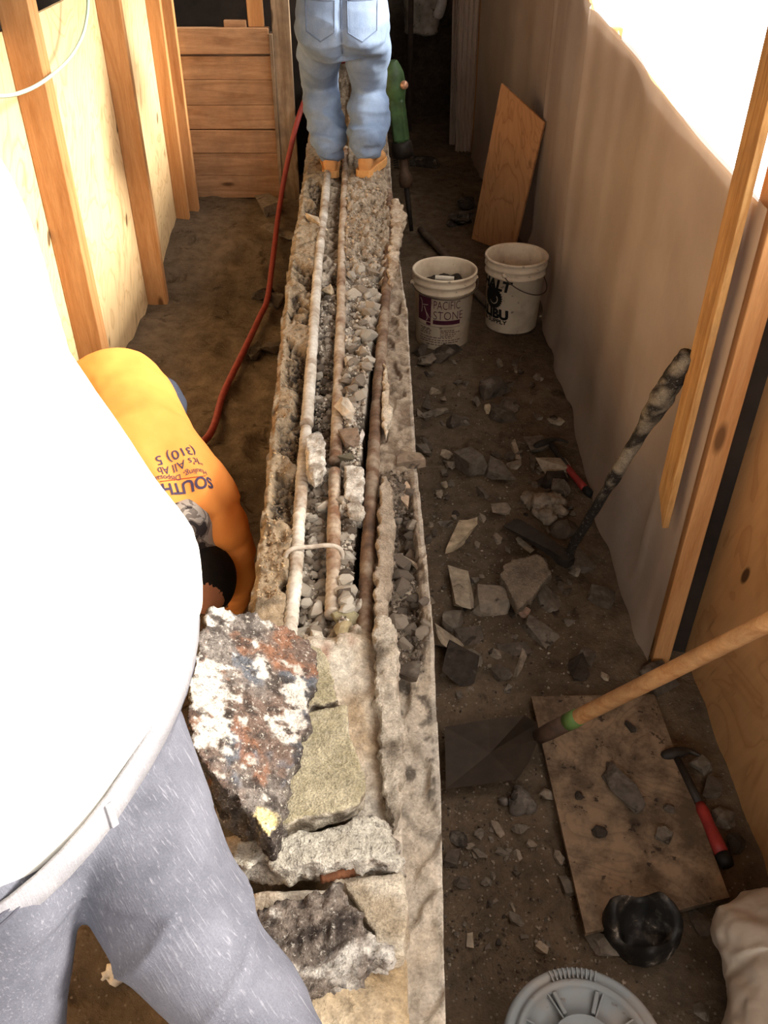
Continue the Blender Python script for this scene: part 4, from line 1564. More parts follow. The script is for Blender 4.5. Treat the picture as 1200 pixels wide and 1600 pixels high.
cyl(bm, c1 + V((0, 0, .2)), c1 + V((0, 0, .29)), prad(.2) - .016, prad(.29) - .016)
me = melt(bm, .008, 1)
displace(me, lambda c, n_: .006 * fbm(c.x * 40, c.y * 40, c.z * 40))
o = tag(obj('rubble_fill', me, ROCK), 'dark broken rubble filling the plum printed bucket', 'rubble', kind='stuff')
o.color = rgb(62, 54, 46)
bm = B()
cyl(bm, c1 + V((-.045, .0, .325)), c1 + V((.045, -.01, .322)), .012, n=12)
tag(obj('white_stick', bm, plain('chalky', rgb(236, 226, 210), .8)), 'short white stick on the rubble in the bucket', 'stick')

# right bucket: black print
c2 = V((.655, 4.20, floor_h(.655, 4.2) + .002))
t2 = pail(c2, 'empty white bucket with bold black printing, against the plastic sheeting')
bm = B()
tx = flat_text('ASPHALT', .074, shear=.25, sx=1.0, bold=.0035)
L = max(v.co.x for v in tx.verts)
merge(bm, tx, wrap(None, c2, R(-10) - L / .143, .228))
obj('printed_name', bm, INK_B, t2)
bm = B()
tx = flat_text('MALIBU', .068, sx=1.05, bold=.004)
L = max(v.co.x for v in tx.verts)
merge(bm, tx, wrap(None, c2, R(-16) - L / .138, .080))
obj('printed_name', bm, INK_B, t2)
bm = B()
tx = flat_text('& SUPPLY', .030, sx=1.15, bold=.001)
L = max(v.co.x for v in tx.verts)
merge(bm, tx, wrap(None, c2, R(-17) - L / .136, .052))
obj('printed_name', bm, INK_B, t2)
bm = B()
g = B()
vs, n = [], 28
for i in range(n):
    for k, rr in ((0., .054), (.35, .061), (.75, .054)):
        an = 2 * math.pi * (i + k) / n
        vs.append((rr * math.cos(an), rr * math.sin(an) * 1.0))
cc = g.verts.new((0, 0, 0))
ring = [g.verts.new((x, y, 0)) for x, y in vs]
mid = [g.verts.new((x * .5, y * .5, 0)) for x, y in vs]
for i in range(len(ring)):
    j = (i + 1) % len(ring)
    g.faces.new((ring[i], ring[j], mid[j], mid[i]))
    g.faces.new((mid[i], mid[j], cc))
merge(bm, g, wrap(None, c2, R(-54), .182))
obj('printed_gear', bm, INK_B, t2)
bm = B()
for i in range(20):
    a0, a1 = R(-150 + i * 9.5), R(-150 + (i + 1) * 9.5)
    q = B()
    q.faces.new([q.verts.new((rr * math.cos(a_), rr * math.sin(a_), 0)) for rr, a_ in ((.024, a0), (.028, a0), (.028, a1), (.024, a1))])
    merge(bm, q, wrap(None, c2, R(-52), .178, .002))
obj('printed_crescent', bm, INK_W, t2)
bail(t2, c2, R(62), .11)

# lidded grey bucket near the camera
c3 = V((.342, .625, 0.0))
t3 = thing('bucket', c3, 'grey bucket with a snapped on lid, cut by the bottom edge', 'bucket')
GREYP = pail_mat('grey_plastic', rgb(158, 158, 152), .35)
GREYR = pail_mat('grey_lid', rgb(108, 112, 113), .35)
bm = B()
lathe(bm, c3, [(.02, .0), (.118, .0), (.122, .005), (.134, .30), (.134, .345), (.02, .345)], 56)
bmesh.ops.holes_fill(bm, edges=[e for e in bm.edges if e.is_boundary])
bmesh.ops.recalc_face_normals(bm, faces=bm.faces)
obj('body', bm, pail_mat('dark_pail', rgb(96, 88, 76), .4), t3, smooth=True)
bm = B()
lathe(bm, c3, [(.001, .366), (.055, .366), (.0565, .370), (.0585, .370), (.060, .366), (.061, .357), (.104, .357), (.106, .366), (.112, .370), (.118, .370), (.121, .364), (.126, .364), (.130, .368), (.138, .367), (.141, .362), (.141, .335), (.137, .332)], 72)
bmesh.ops.recalc_face_normals(bm, faces=bm.faces)
lid = obj('lid', bm, GREYR, t3, smooth=True)
for k in range(10):
    an = R(90 + 28 + (k if k < 9 else 9) * 33.8)
    d = V((math.cos(an), math.sin(an), 0))
    bm = B()
    bar(bm, c3 + d * .060 + V((0, 0, .360)), c3 + d * .106 + V((0, 0, .360)), V((-d.y, d.x, 0)) * .0014, V((0, 0, .006)))
    obj('lid_rib', bm, GREYR, t3)
for k in range(11):
    an = R(90 + (k - 5) * 3.6)
    d = V((math.cos(an), math.sin(an), 0))
    bm = B()
    bar(bm, c3 + d * .119 + V((0, 0, .366)), c3 + d * .138 + V((0, 0, .366)), V((-d.y, d.x, 0)) * .0016, V((0, 0, .005)), .0006)
    obj('lid_tooth', bm, GREYR, t3)
for s in (-1, 1):
    bm = B()
    an = R(90 + s * 22)
    d = V((math.cos(an), math.sin(an), 0))
    bar(bm, c3 + d * .064 + V((0, 0, .362)), c3 + d * .104 + V((0, 0, .362)), V((-d.y, d.x, 0)) * .004, V((0, 0, .007)), .002)
    obj('lid_grip', bm, GREYR, t3)

# ---------------------------------------------------------------- tools
IRON = plain('dirty_iron', rgb(48, 42, 37), .6, .4, 30, .3, .4, .3)
MUD = plain('caked_mud', rgb(92, 82, 70), .95, .5, 34, .8)
RED = plain('red_grip', rgb(142, 48, 44), .5, .25, 30, .1)
BLACK = plain('black_rubber', rgb(24, 23, 22), .6, .3, 30, .2)
ASH = wood('ash_handle', rgb(208, 160, 108), rgb(170, 118, 72), 'x', knots=False, rough=.6, dirt=.4)

# shovel
s0, s1 = Zp(840, 1152, .075), V((.800, 1.29, .735))
dr = (s1 - s0).normalized()
end = s0 + dr * ((.893 - s0.x) / dr.x)
t = thing('shovel', Zp(770, 1185, 0), 'square shovel with a long wooden shaft leaning on the near plywood wall', 'shovel')
bm = B()
tube(bm, [lerp(s0 + dr * .06, end, i / 14) for i in range(15)], [.0205] * 14 + [.019], 14)
obj('shaft', bm, ASH, t, smooth=True)
bm = B()
tube(bm, [s0 + dr * .005, s0 + dr * .05, s0 + dr * .13], [.020, .0225, .0225], 14)
obj('socket', bm, plain('brown_iron', rgb(74, 56, 44), .7, .3, 30, .3), t, smooth=True)
bm = B()
tube(bm, [s0 + dr * .128, s0 + dr * .15, s0 + dr * .172], [.0232, .0236, .0225], 14)
obj('ferrule_tape', bm, plain('green_tape', rgb(92, 118, 62), .6, .2), t, smooth=True, label='green band round the shaft')
bq = [Zp(x, y, z) for x, y, z in ((694, 1146, .02), (762, 1134, .02), (818, 1128, .03), (838, 1140, .06), (840, 1164, .06), (826, 1200, .03), (806, 1228, .02), (750, 1236, .02), (696, 1243, .02))]
bm = B()
cen = Zp(765, 1185, .006)
for v in bq:
    v.z += .028
tv = [bm.verts.new(p) for p in bq]
cv = bm.verts.new(cen + V((0, 0, .024)))
for i in range(len(tv)):
    bm.faces.new((tv[i], tv[(i + 1) % len(tv)], cv))
bmesh.ops.solidify(bm, geom=bm.faces[:], thickness=.004)
bmesh.ops.recalc_face_normals(bm, faces=bm.faces)
obj('blade', bm, plain('shovel_steel', rgb(76, 66, 56), .6, .3, 12, .2, .4, .2), t)

# pick leaning on the plastic
h0, h1 = Zp(886, 868, .05), V((.762, 1.985, .975))
t = thing('mattock', V((h0.x, h0.y, 0)), 'mud caked mattock standing head down against the plastic sheeting', 'mattock')
bm = B()
n = 60
pts = [lerp(h0, h1, i / n) + V((.003 * nz(i * .3), .003 * nz(i * .3, 5), 0)) for i in range(n + 1)]


def hr(i, r_):
    k = i / n
    base = .0155 + (.004 if k > .42 else 0) + .011 * sm(.68, .8, k) - .007 * sm(.93, 1., k)
    return base * (1 + (.30 if k > .4 else .08) * nz(i * .45, 3.))


tube(bm, pts, .016, 12, hr)
me = bm2me('handle', bm, True)
cl = lambda c, n_: mixc(rgb(46, 40, 35), rgb(134, 122, 104), sm(.1, .35, fbm(c.x * 30, c.y * 30, c.z * 16) + .12) * sm(.36, .46, c.z)) if not .52 < c.z < .62 else rgb(150, 136, 116)
paint(me, cl)
obj('handle', me, SLABM, t)
bm = B()
e0, e1 = Zp(892, 880, .05), Zp(797, 817, .045)
d = (e1 - e0).normalized()
sd = V((-d.y, d.x, 0))
rs = []
for k, w_, th in ((0, .018, .016), (.12, .026, .020), (.25, .022, .014), (.5, .030, .008), (.9, .036, .005), (1., .034, .002)):
    c = lerp(e0, e1, k) + V((0, 0, .01 * math.sin(k * 3)))
    rs.append([c + sd * w_ + V((0, 0, th)), c - sd * w_ + V((0, 0, th)), c - sd * w_ - V((0, 0, th)), c + sd * w_ - V((0, 0, th))])
rings(bm, rs)
bmesh.ops.recalc_face_normals(bm, faces=bm.faces)
obj('head', bm, IRON, t)


def hammer(hp, neck, g0, g1, tail, label, rr=.014):
    t = thing('hammer', V((hp[0].x, hp[0].y, 0)), label, 'hammer')
    bm = B()
    limb(bm, [(hp[0], .014), (lerp(hp[0], hp[1], .25), .017), (lerp(hp[0], hp[1], .5), .016), (hp[1] + V((0, 0, -.004)), .009), (hp[2], .005)], 4, 10)
    obj('head', bm, IRON, t, smooth=True)
    bm = B()
    tube(bm, [neck, lerp(neck, g0, .5), g0], [.010, .011, .012], 10)
    obj('neck', bm, IRON, t, smooth=True)
    bm = B()
    tube(bm, [lerp(g0, g1, k) for k in (0, .15, .45, .8, 1.)], [.012, rr, rr * .9, rr * 1.1, rr * 1.05], 12)
    obj('grip', bm, RED, t, smooth=True, label='red grip')
    bm = B()
    tube(bm, [g1, lerp(g1, tail, .5), tail], [rr * 1.08, rr * 1.2, rr * .9], 12)
    obj('grip_end', bm, BLACK, t, smooth=True, label='black grip end')


z = lambda px, py, zz: Zp(px, py, zz)
hammer([z(838, 697, .03), z(870, 685, .035), z(887, 691, .025)], z(860, 693, .03), z(886, 730, .03), z(914, 764, .028), z(924, 773, .026), 'red handled claw hammer on the dirt by the foot of the plastic sheeting')
hammer([z(1040, 1180, .035), z(1078, 1172, .035), z(1092, 1180, .03)], z(1058, 1185, .035), z(1093, 1256, .035), z(1128, 1334, .035), z(1138, 1354, .032), 'red handled hammer in the gap between floor plywood and near plywood wall', .0165)

# steel pipe on the far floor
bm = B()
p, q = Zp(657, 357, .026), Zp(766, 480, .026)
tube(bm, [lerp(p, q, k / 8) + V((0, 0, floor_h(lerp(p, q, k / 8).x, lerp(p, q, k / 8).y))) for k in range(9)], .021, 12)
tag(obj('pipe', bm, plain('dull_pipe', rgb(98, 86, 74), .7, .3, 20, .3), smooth=True), 'dull pipe lying on the floor behind the plum printed bucket', 'pipe')

# jackhammer leaning on the far side of the wall
tipp, topp = Zp(643, 361, .01), V((.045, 5.52, 1.00))
ax = (topp - tipp)
LJ = ax.length
ax.normalize()
si = V((1, 0, 0))
si = (si - ax * si.dot(ax)).normalized()
fr_ = ax.cross(si)
J = lambda k, a=0., b=0.: tipp + ax * (k * LJ) + si * a + fr_ * b
GREEN = plain('green_paint', rgb(62, 90, 54), .5, .45, 16, .15, .4)
RUSTY = plain('worn_steel', rgb(92, 72, 56), .7, .35, 24, .3, .4, .2)
t = thing('jackhammer', V((tipp.x, tipp.y, 0)), 'green jackhammer standing on its chisel against the wall behind the person on top', 'jackhammer')
bm = B()
loft(bm, [(J(k), si * r_, fr_ * r2) for k, r_, r2 in ((0, .012, .003), (.04, .014, .008), (.10, .0155, .0155), (.32, .0175, .0175))], 10)
obj('chisel', bm, IRON, t, smooth=True)
bm = B()
loft(bm, [(J(k), si * r_, fr_ * r_) for k, r_ in ((.28, .020), (.29, .040), (.33, .044), (.37, .034), (.38, .026), (.47, .026))], 18)
obj('retainer', bm, RUSTY, t, smooth=True)
for s in (-1, 1):
    bm = B()
    tube(bm, [J(.40 + .085 * i / 90, s * .048 + .014 * math.cos(i * .42), .014 * math.sin(i * .42)) for i in range(91)], .0035, 6)
    obj('spring', bm, IRON, t, smooth=True)
bm = B()
loft(bm, [(J(k), si * r_, fr_ * r_) for k, r_ in ((.46, .04), (.47, .062), (.52, .066), (.55, .06), (.56, .05))], 18)
obj('collar', bm, IRON, t, smooth=True)
bm = B()
loft(bm, [(J(k), si * r_, fr_ * r2) for k, r_, r2 in ((.55, .046, .046), (.57, .052, .052), (.78, .050, .052), (.82, .058, .06), (.86, .066, .062), (.93, .060, .055), (.97, .045, .04), (1.0, .03, .028))], 20)
obox(bm, J(.68, -.03, -.04), ax * .11, si * .012, fr_ * .014, .004)
obox(bm, J(.68, .03, -.04), ax * .11, si * .010, fr_ * .014, .004)
obj('body', melt(bm, .006, 2), GREEN, t)
bm = B()
ball(bm, J(.875, .055, -.055), .024, sub=3)
obj('bolt_head', bm, plain('bright_bolt', rgb(196, 150, 122), .35, .15, metal=.4), t, smooth=True, label='shiny round bolt head')
bm = B()
tube(bm, [J(.96, 0, 0), J(1.0, -.05, .02), J(1.03, -.11, .03)], [.022, .02, .018], 12)
obj('handle', bm, GREEN, t, smooth=True)

# red air hose
bm = B()
hp = [V((-1.11, 1.5, .03)), V((-1.11, 2.4, .035)), V((-.98, 2.88, .04)), Zp(318, 690, .045), Zp(350, 612, .03), Zp(384, 542, .045), Zp(406, 495, .05), Zp(418, 466, .07), Zp(427, 400, .13), Zp(436, 328, .22), Zp(449, 255, .45), Zp(469, 176, .70), Zp(492, 128, .725), Zp(528, 98, .735), Zp(560, 98, .74), V((.01, 6.0, .80)), J(.90, -.065, -.01)]
tube(bm, catmull(hp, 8), .0155, 12)
tag(obj('air_hose', bm, plain('red_hose', rgb(152, 66, 58), .5, .2, 30, .1), smooth=True), 'red air hose running up the left trench and over the wall to the jackhammer', 'hose')

# ---------------------------------------------------------------- odds and ends
# torn white paper bit by the legs of the near person
bm = B()
c = Zp(195, 1520, 0)
ball(bm, c + V((0, 0, .02)), .05, .02, .016, Matrix.Rotation(.5, 3, 'Z'), 3)
me = bm2me('paper', bm, True)
displace(me, lambda c_, n_: .02 * fbm(c_.x * 50, c_.y * 50, c_.z * 50))
tag(obj('paper_scrap', me, plain('torn_paper', rgb(214, 206, 194), .9, .2, 60, .5)), 'torn whitish paper scrap on the dirt between the near person\'s legs', 'paper')

# hollow black rubber piece at the foot of the floor plywood
bm = B()
c = Zp(1005, 1447, .06)
rs = []
for r_, z_ in ((.11, .0), (.125, .03), (.118, .075), (.10, .09), (.085, .075), (.07, .035), (.03, .02), (.004, .018)):
    r_ *= .62
    rs.append([c + V((r_ * (1 + .18 * math.cos(2 * a_ + 1.) + .06 * math.cos(5 * a_)) * math.cos(a_), r_ * (.86 + .08 * math.sin(3 * a_)) * math.sin(a_), z_ - .06 + .030 * math.sin(a_ + .4) * (z_ > .02) + .022 * math.sin(3 * a_) * (z_ > .02))) for a_ in (2 * math.pi * i / 40 for i in range(40))])
rings(bm, rs)
bmesh.ops.recalc_face_normals(bm, faces=bm.faces)
n = N('scuffed_rubber', .55, .4)
k = n.noise(16, 5, .6)
n.color(n.ramp(k, [(.48, rgb(26, 25, 24)), (.57, rgb(66, 60, 54)), (.64, rgb(180, 168, 152))]))
n.bump(k, .3, .01)
tag(obj('rubber_cup', bm, n.m, smooth=True), 'scuffed hollow black rubber piece lying below the floor plywood', 'rubber')

# bundle of pale film, lower right corner
bm = B()
for q, r_ in (((.80, .72, .16), .145), ((.82, .90, .14), .115), ((.80, .56, .20), .13), ((.83, .62, .34), .085), ((.85, .83, .30), .065)):
    ball(bm, V(q), r_, r_ * 1.1, r_ * .95, sub=3)
me = melt(bm, .007, 10)
for v in me.vertices:
    v.co.z = max(v.co.z, .012)
displace(me, lambda c, n_: .05 * (.25 - abs(fbm(c.x * 4.2 + c.z, c.y * 4.2, c.z * 2.5 + 9, 2))) + .022 * (.25 - abs(fbm(c.x * 9, c.y * 9 + c.z * 4, c.z * 5, 2))) + .006 * fbm(c.x * 22, c.y * 22, c.z * 22, 2))
displace(me, lambda c, n_: 0.)
for v in me.vertices:
    v.co.x = min(v.co.x, .925)
n = N('bundled_film', .42, .4)
k = n.noise(6, 4, .6)
n.color(n.ramp(k, [(.3, rgb(160, 146, 130)), (.7, rgb(190, 178, 162))]))
n.bump(k, .3, .03)
tag(obj('plastic_bundle', me, n.m), 'crumpled bundle of pale plastic film in the lower right corner', 'plastic')

# ---------------------------------------------------------------- people
SKIN = plain('skin', rgb(176, 124, 96), .55, .1, 30, .1)


def denim(name, dark, light, slub=.35, ax=(0, 0, 1)):
    n = N(name, .9, .1)
    k = n.noise(7, 4, .6)
    c = n.ramp(k, [(.3, dark), (.7, light)])
    a = V(ax).normalized()
    u = a.orthogonal().normalized()
    v = a.cross(u)
    cb = n.new('ShaderNodeCombineXYZ')
    for i, (e, sc) in enumerate(((u, 340), (v, 340), (a, 26))):
        dp = n.new('ShaderNodeVectorMath', operation='DOT_PRODUCT')
        n.link(n.co, dp.inputs[0])
        dp.inputs[1].default_value = e * sc
        n.link(dp.outputs['Value'], cb.inputs[i])
    s = n.noise(1., 2, .6, cb.outputs[0], .2)
    c = n.mix(n.math('MULTIPLY', n.ramp(s, [(.58, 0.), (.75, 1.)]), slub), c, rgb(214, 214, 222))
    g = n.noise(420, 2, .6)
    c = n.mix(.35, c, n.ramp(g, [(.3, .6), (.7, 1.25)]), 'MULTIPLY')
    n.color(c)
    n.bump(g, .2, .002)
    n.bump(s, .25, .003)
    return n.m


def head_shape(bm, c, fw, up):
    rt = fw.cross(up).normalized()
    m = Matrix((rt, fw, up)).transposed()
    P = lambda x, y, z: c + rt * x + fw * y + up * z
    ball(bm, P(0, -.005, .025), .076, .096, .095, m)
    ball(bm, P(0, .018, -.045), .060, .070, .075, m)
    ball(bm, P(0, .060, -.085), .030, .026, .024, m)
    limb(bm, [(P(0, .088, .012), .009), (P(0, .102, -.018), .012), (P(0, .108, -.032), .015)], 3, 10)
    for s in (-1, 1):
        ball(bm, P(s * .078, -.005, -.012), .010, .020, .032, m)
        ball(bm, P(s * .034, .080, .024), .020, .012, .008, m)
        ball(bm, P(s * .040, .066, -.026), .020, .018, .018, m)
    ball(bm, P(0, .088, -.058), .024, .010, .006, m)
    ball(bm, P(0, .086, -.068), .020, .010, .006, m)
    return P


def hand_shape(bm, w, d, palm, side, s=1., curl=.55):
    """palm and five separate fingers; d along the hand, palm the way the palm faces, side +1/-1 for the thumb"""
    d = d.normalized()
    palm = (palm - d * palm.dot(d)).normalized()
    a = d.cross(palm).normalized() * side
    m = Matrix((a, d, palm)).transposed()
    ball(bm, w + d * .048 * s, .043 * s, .055 * s, .016 * s, m)
    for i, (off, ln) in enumerate(((.033, .92), (.011, 1.0), (-.012, .95), (-.034, .78))):
        p = w + d * .088 * s + a * off * s
        st = [(p - d * .02 * s, .0098 * s)]
        ang = 0.
        for k, L in enumerate((.042, .028, .022)):
            ang += curl * (.6, .9, .7)[k]
            p = p + (d * math.cos(ang) + palm * math.sin(ang)) * L * ln * s
            st.append((p, (.0094, .0088, .0078)[k] * s))
        limb(bm, st, 3, 8)
    p = w + d * .025 * s + a * .032 * s
    q = p + (a * .75 + d * .6 + palm * .25).normalized() * .042 * s
    limb(bm, [(p, .012 * s), (q, .0105 * s), (q + (d * .8 + palm * .5 + a * .1).normalized() * .032 * s, .009 * s)], 3, 8)


def boot(bm, heel, toe, s=1.):
    """work boot: upper and thick sole, heel and toe on the ground"""
    f = (toe - heel)
    L = f.length
    f.normalize()
    f2 = V((f.x, f.y, 0)).normalized()
    sd = V((-f2.y, f2.x, 0))
    st = []
    for k, w_, h in ((.02, .026, .075), (.1, .036, .10), (.3, .038, .115), (.5, .042, .085), (.72, .049, .066), (.9, .044, .058), (1., .026, .045)):
        st.append((heel + f * L * k + V((0, 0, h / 2 + .012)), sd * w_, V((0, 0, h / 2))))
    loft(bm, st, 18)
    limb(bm, [(heel + f * .085 + V((0, 0, .08)), .045), (heel + f * .08 + V((0, 0, .125)), .045)], 3, 14)


def sole(bm, heel, toe):
    f = toe - heel
    L = f.length
    f.normalize()
    f2 = V((f.x, f.y, 0)).normalized()
    sd = V((-f2.y, f2.x, 0))
    st = [(-.01, .028), (.06, .042), (.3, .041), (.5, .044), (.72, .052), (.92, .046), (1.02, .024)]
    rs = []
    up = [heel + f * L * k + sd * w_ for k, w_ in st] + [heel + f * L * k - sd * w_ for k, w_ in reversed(st)]
    rings(bm, [[p + V((0, 0, 0)) for p in up], [p + V((0, 0, .034)) for p in up]])
    bmesh.ops.recalc_face_normals(bm, faces=bm.faces)


def person(loc, label, J, skin=SKIN):
    """J: points of the figure; returns the thing with its one-piece body"""
    t = thing('person', loc, label, 'person')
    bm = B()
    for s in 'LR':
        limb(bm, [(J['hip' + s], .085), (lerp(J['hip' + s], J['knee' + s], .5), .072), (J['knee' + s], .054), (lerp(J['knee' + s], J['ankle' + s], .35), .054), (J['ankle' + s], .036)], 4, 14)
        limb(bm, [(J['ankle' + s], .036), (J['toe' + s], .030)], 3, 12)
        limb(bm, [(J['sh' + s], .058), (lerp(J['sh' + s], J['el' + s], .5), .046), (J['el' + s], .038), (lerp(J['el' + s], J['wr' + s], .35), .040), (J['wr' + s], .027)], 4, 14)
        hand_shape(bm, J['wr' + s], J['wr' + s] - J['el' + s], J.get('palm' + s, V((0, 0, -1))), 1 if s == 'L' else -1)
    sd = (J['shR'] - J['shL']).normalized()
    prev = None
    mid = lambda k: (J[k + 'L'] + J[k + 'R']) / 2
    sp = [mid('hip'), J['waist'], J['chest'], mid('sh')]
    ax = (sp[-1] - sp[0]).normalized()
    fr = sd.cross(ax).normalized()
    loft(bm, [(sp[0] - ax * .08, sd * .10, fr * .08), (sp[0], sd * .155, fr * .105), (J['waist'], sd * .145, fr * .105), (J['chest'], sd * .16, fr * .115), (mid('sh'), sd * .17, fr * .085), (mid('sh') + ax * .05, sd * .08, fr * .06)], 20)
    limb(bm, [(mid('sh'), .06), (J['head'] - J['headup'] * .07, .055)], 3, 14)
    head_shape(bm, J['head'], J['face'], J['headup'])
    obj('body', melt(bm, .0085, 2), skin, t)
    return t


def lump(center, rx, ry, rz, fw, up, cut=None):
    rt = fw.cross(up).normalized()
    bm = B()
    ball(bm, center, rx, ry, rz, Matrix((rt, fw, up)).transposed(), 4)
    if cut is not None:
        bmesh.ops.bisect_plane(bm, geom=bm.verts[:] + bm.edges[:] + bm.faces[:], plane_co=cut[0], plane_no=cut[1], clear_outer=True)
    return bm


def cloth(name, bm, mat, t, voxel, f=None, it=4, label=None):
    me = melt(bm, voxel, it)
    if f:
        displace(me, f)
    return obj(name, me, mat, t, smooth=True, label=label)


# ---- A: person on the wall, back to us
top = lambda p: V((p.x, p.y, top_at(p.x, p.y) + .004))
hR, hL = V((-.098, 4.30, 0)), V((-.262, 4.43, 0))
hR.z = max(top_at(-.08, 4.4), top_at(-.1, 4.32), top_at(-.05, 4.5)) + .002
hL.z = max(top_at(-.262, 4.45), top_at(-.27, 4.6), top_at(-.25, 4.7)) + .002
tR, tL = hR + V((.075, .265, 0)), hL + V((-.015, .275, 0))
J = dict(hipL=V((-.280, 4.31, 1.36)), hipR=V((-.078, 4.29, 1.36)), kneeL=V((-.312, 4.66, 1.06)), kneeR=V((-.075, 4.57, 1.06)),
         ankleL=hL + V((0, .07, .10)), ankleR=hR + V((.02, .07, .10)), toeL=tL + V((0, -.05, .035)), toeR=tR + V((-.01, -.05, .035)),
         waist=V((-.178, 4.32, 1.52)), chest=V((-.175, 4.46, 1.72)), shL=V((-.355, 4.58, 1.85)), shR=V((-.0, 4.56, 1.85)),
         elL=V((-.42, 4.78, 1.64)), elR=V((.06, 4.76, 1.64)), wrL=V((-.27, 4.95, 1.52)), wrR=V((-.07, 4.94, 1.52)), palmL=V((1, 0, -.3)), palmR=V((-1, 0, -.3)),
         head=V((-.17, 4.74, 2.03)), face=V((0, .8, -.6)), headup=V((0, .6, .8)))
pA = person(V((-.18, 4.4, WT)), 'person in faded blue jeans and tan boots standing on the concrete wall, seen from behind', J)
DEN_A = denim('blue_denim', rgb(104, 122, 150), rgb(142, 160, 186), .12)
bm = B()
for s in 'LR':
    h, k, a_ = J['hip' + s], J['knee' + s], J['ankle' + s]
    limb(bm, [(h + V((0, -.01, -.01)), .112), (lerp(h, k, .5), .099), (k, .089), (lerp(k, a_, .35), .093), (lerp(k, a_, .72), .092), (a_ + V((0, -.004, .045)), .088)], 5, 20)
loft(bm, [(V((-.18, 4.30, 1.23)), V((.12, 0, 0)), V((0, .10, 0))), (V((-.18, 4.26, 1.32)), V((.200, 0, 0)), V((0, .150, .02))), (V((-.178, 4.255, 1.40)), V((.202, 0, 0)), V((0, .155, .03))), (V((-.178, 4.28, 1.49)), V((.185, 0, 0)), V((0, .14, .04))), (V((-.178, 4.31, 1.56)), V((.172, 0, 0)), V((0, .13, .05)))], 26)
kA = {s: J['knee' + s] for s in 'LR'}


def foldsA(c, n_):
    ank = 1 - sm(.96, 1.10, c.z)
    hipz = math.exp(-((c.z - 1.25) / .07) ** 2)
    w_ = fbm(c.x * 5, c.y * 5, c.z * 17, 3)
    d = (c.x * .9 + c.z) * 26 + 2.2 * nz(c.x * 6, c.y * 6, c.z * 5)
    f = .034 * ank * (.28 - abs(fbm(c.x * 4, c.y * 4, c.z * 12, 2))) + .010 * ank * w_ + .012 * hipz * math.sin(d) + .012 * (.25 - abs(fbm(c.x * 4 + c.z * 3, c.y * 5, c.z * 7, 2)))
    if c.z > 1.24 and n_.y < -.2:      # seat seam
        f -= .014 * math.exp(-((c.x + .178) / .018) ** 2)
    return f


jA = cloth('jeans', bm, DEN_A, pA, .0085, foldsA, 5)
bvA = BVHTree.FromPolygons([v.co + WP[pA.name] for v in jA.data.vertices], [tuple(p.vertices) for p in jA.data.polygons])


def on_surface(bv, p, d, off):
    h = bv.ray_cast(p, d)
    return h[0] - d * off if h[0] is not None else None


def seam(bv, pts, d, r_, k=6):
    bm = B()
    q = [on_surface(bv, p, d, .001) for p in catmull(pts, k)]
    q = [p for p in q if p is not None]
    if len(q) > 1:
        tube(bm, q, r_, 6)
    return bm


for s in (-1, 1):
    cx = -.178 + s * .088
    o_ = [V((cx - .062, 3.5, 1.47)), V((cx - .060, 3.5, 1.36)), V((cx, 3.5, 1.325)), V((cx + .060, 3.5, 1.36)), V((cx + .062, 3.5, 1.47)), V((cx - .062, 3.5, 1.47))]
    pts = []
    for p, q in zip(o_, o_[1:]):
        pts += [lerp(p, q, k / 5) for k in range(5)]
    bm = B()
    q = [on_surface(bvA, p, V((0, 1, 0)), .0005) for p in pts + [pts[0]]]
    tube(bm, [p for p in q if p], .0028, 6)
    obj('pocket', bm, denim('pocket_denim', rgb(86, 100, 124), rgb(122, 138, 162), .1), pA, smooth=True)
obj('seat_seam', seam(bvA, [V((-.178, 3.5, 1.54)), V((-.178, 3.5, 1.4)), V((-.178, 3.5, 1.27))], V((0, 1, 0)), .0028), bpy.data.materials['pocket_denim'], pA, smooth=True)
TAN, SOLE = plain('tan_leather', rgb(186, 134, 82), .7, .15, 30, .2), plain('gum_sole', rgb(206, 152, 92), .7, .12, 40, .1)
for h, t_ in ((hL, tL), (hR, tR)):
    bm = B()
    boot(bm, h, t_)
    b_ = cloth('boot', bm, TAN, pA, .007, None, 3)
    bm = B()
    sole(bm, h, t_)
    o = obj('sole', bm, SOLE, b_)
# shirt, belt and cap (above the picture's edge)
sd = V((1, 0, 0))
fr = V((0, .8, -.6))
bm = B()
loft(bm, [(V((-.178, 4.29, 1.50)), sd * .186, fr * .148), (V((-.178, 4.30, 1.55)), sd * .182, fr * .145), (J['waist'] + V((0, .01, .05)), sd * .180, fr * .14), (J['chest'], sd * .195, fr * .15), (V((-.177, 4.56, 1.84)), sd * .20, fr * .115), (V((-.177, 4.62, 1.90)), sd * .09, fr * .07)], 24)
for s in 'LR':
    limb(bm, [(J['sh' + s], .075), (lerp(J['sh' + s], J['el' + s], .6), .066), (J['el' + s], .058), (lerp(J['el' + s], J['wr' + s], .8), .044)], 4, 16)
cloth('shirt', bm, plain('grey_shirt', rgb(120, 124, 130), .9, .15, 20, .2), pA, .010, lambda c, n_: .008 * fbm(c.x * 7, c.y * 7, c.z * 7, 3), 4)
up = V((0, .6, .8))
obj('cap', lump(J['head'] + up * .03, .088, .108, .098, V((0, .8, -.6)), up, (J['head'] + up * .02, -up)), plain('navy_cap', rgb(40, 46, 62), .9, .1), pA, smooth=True)

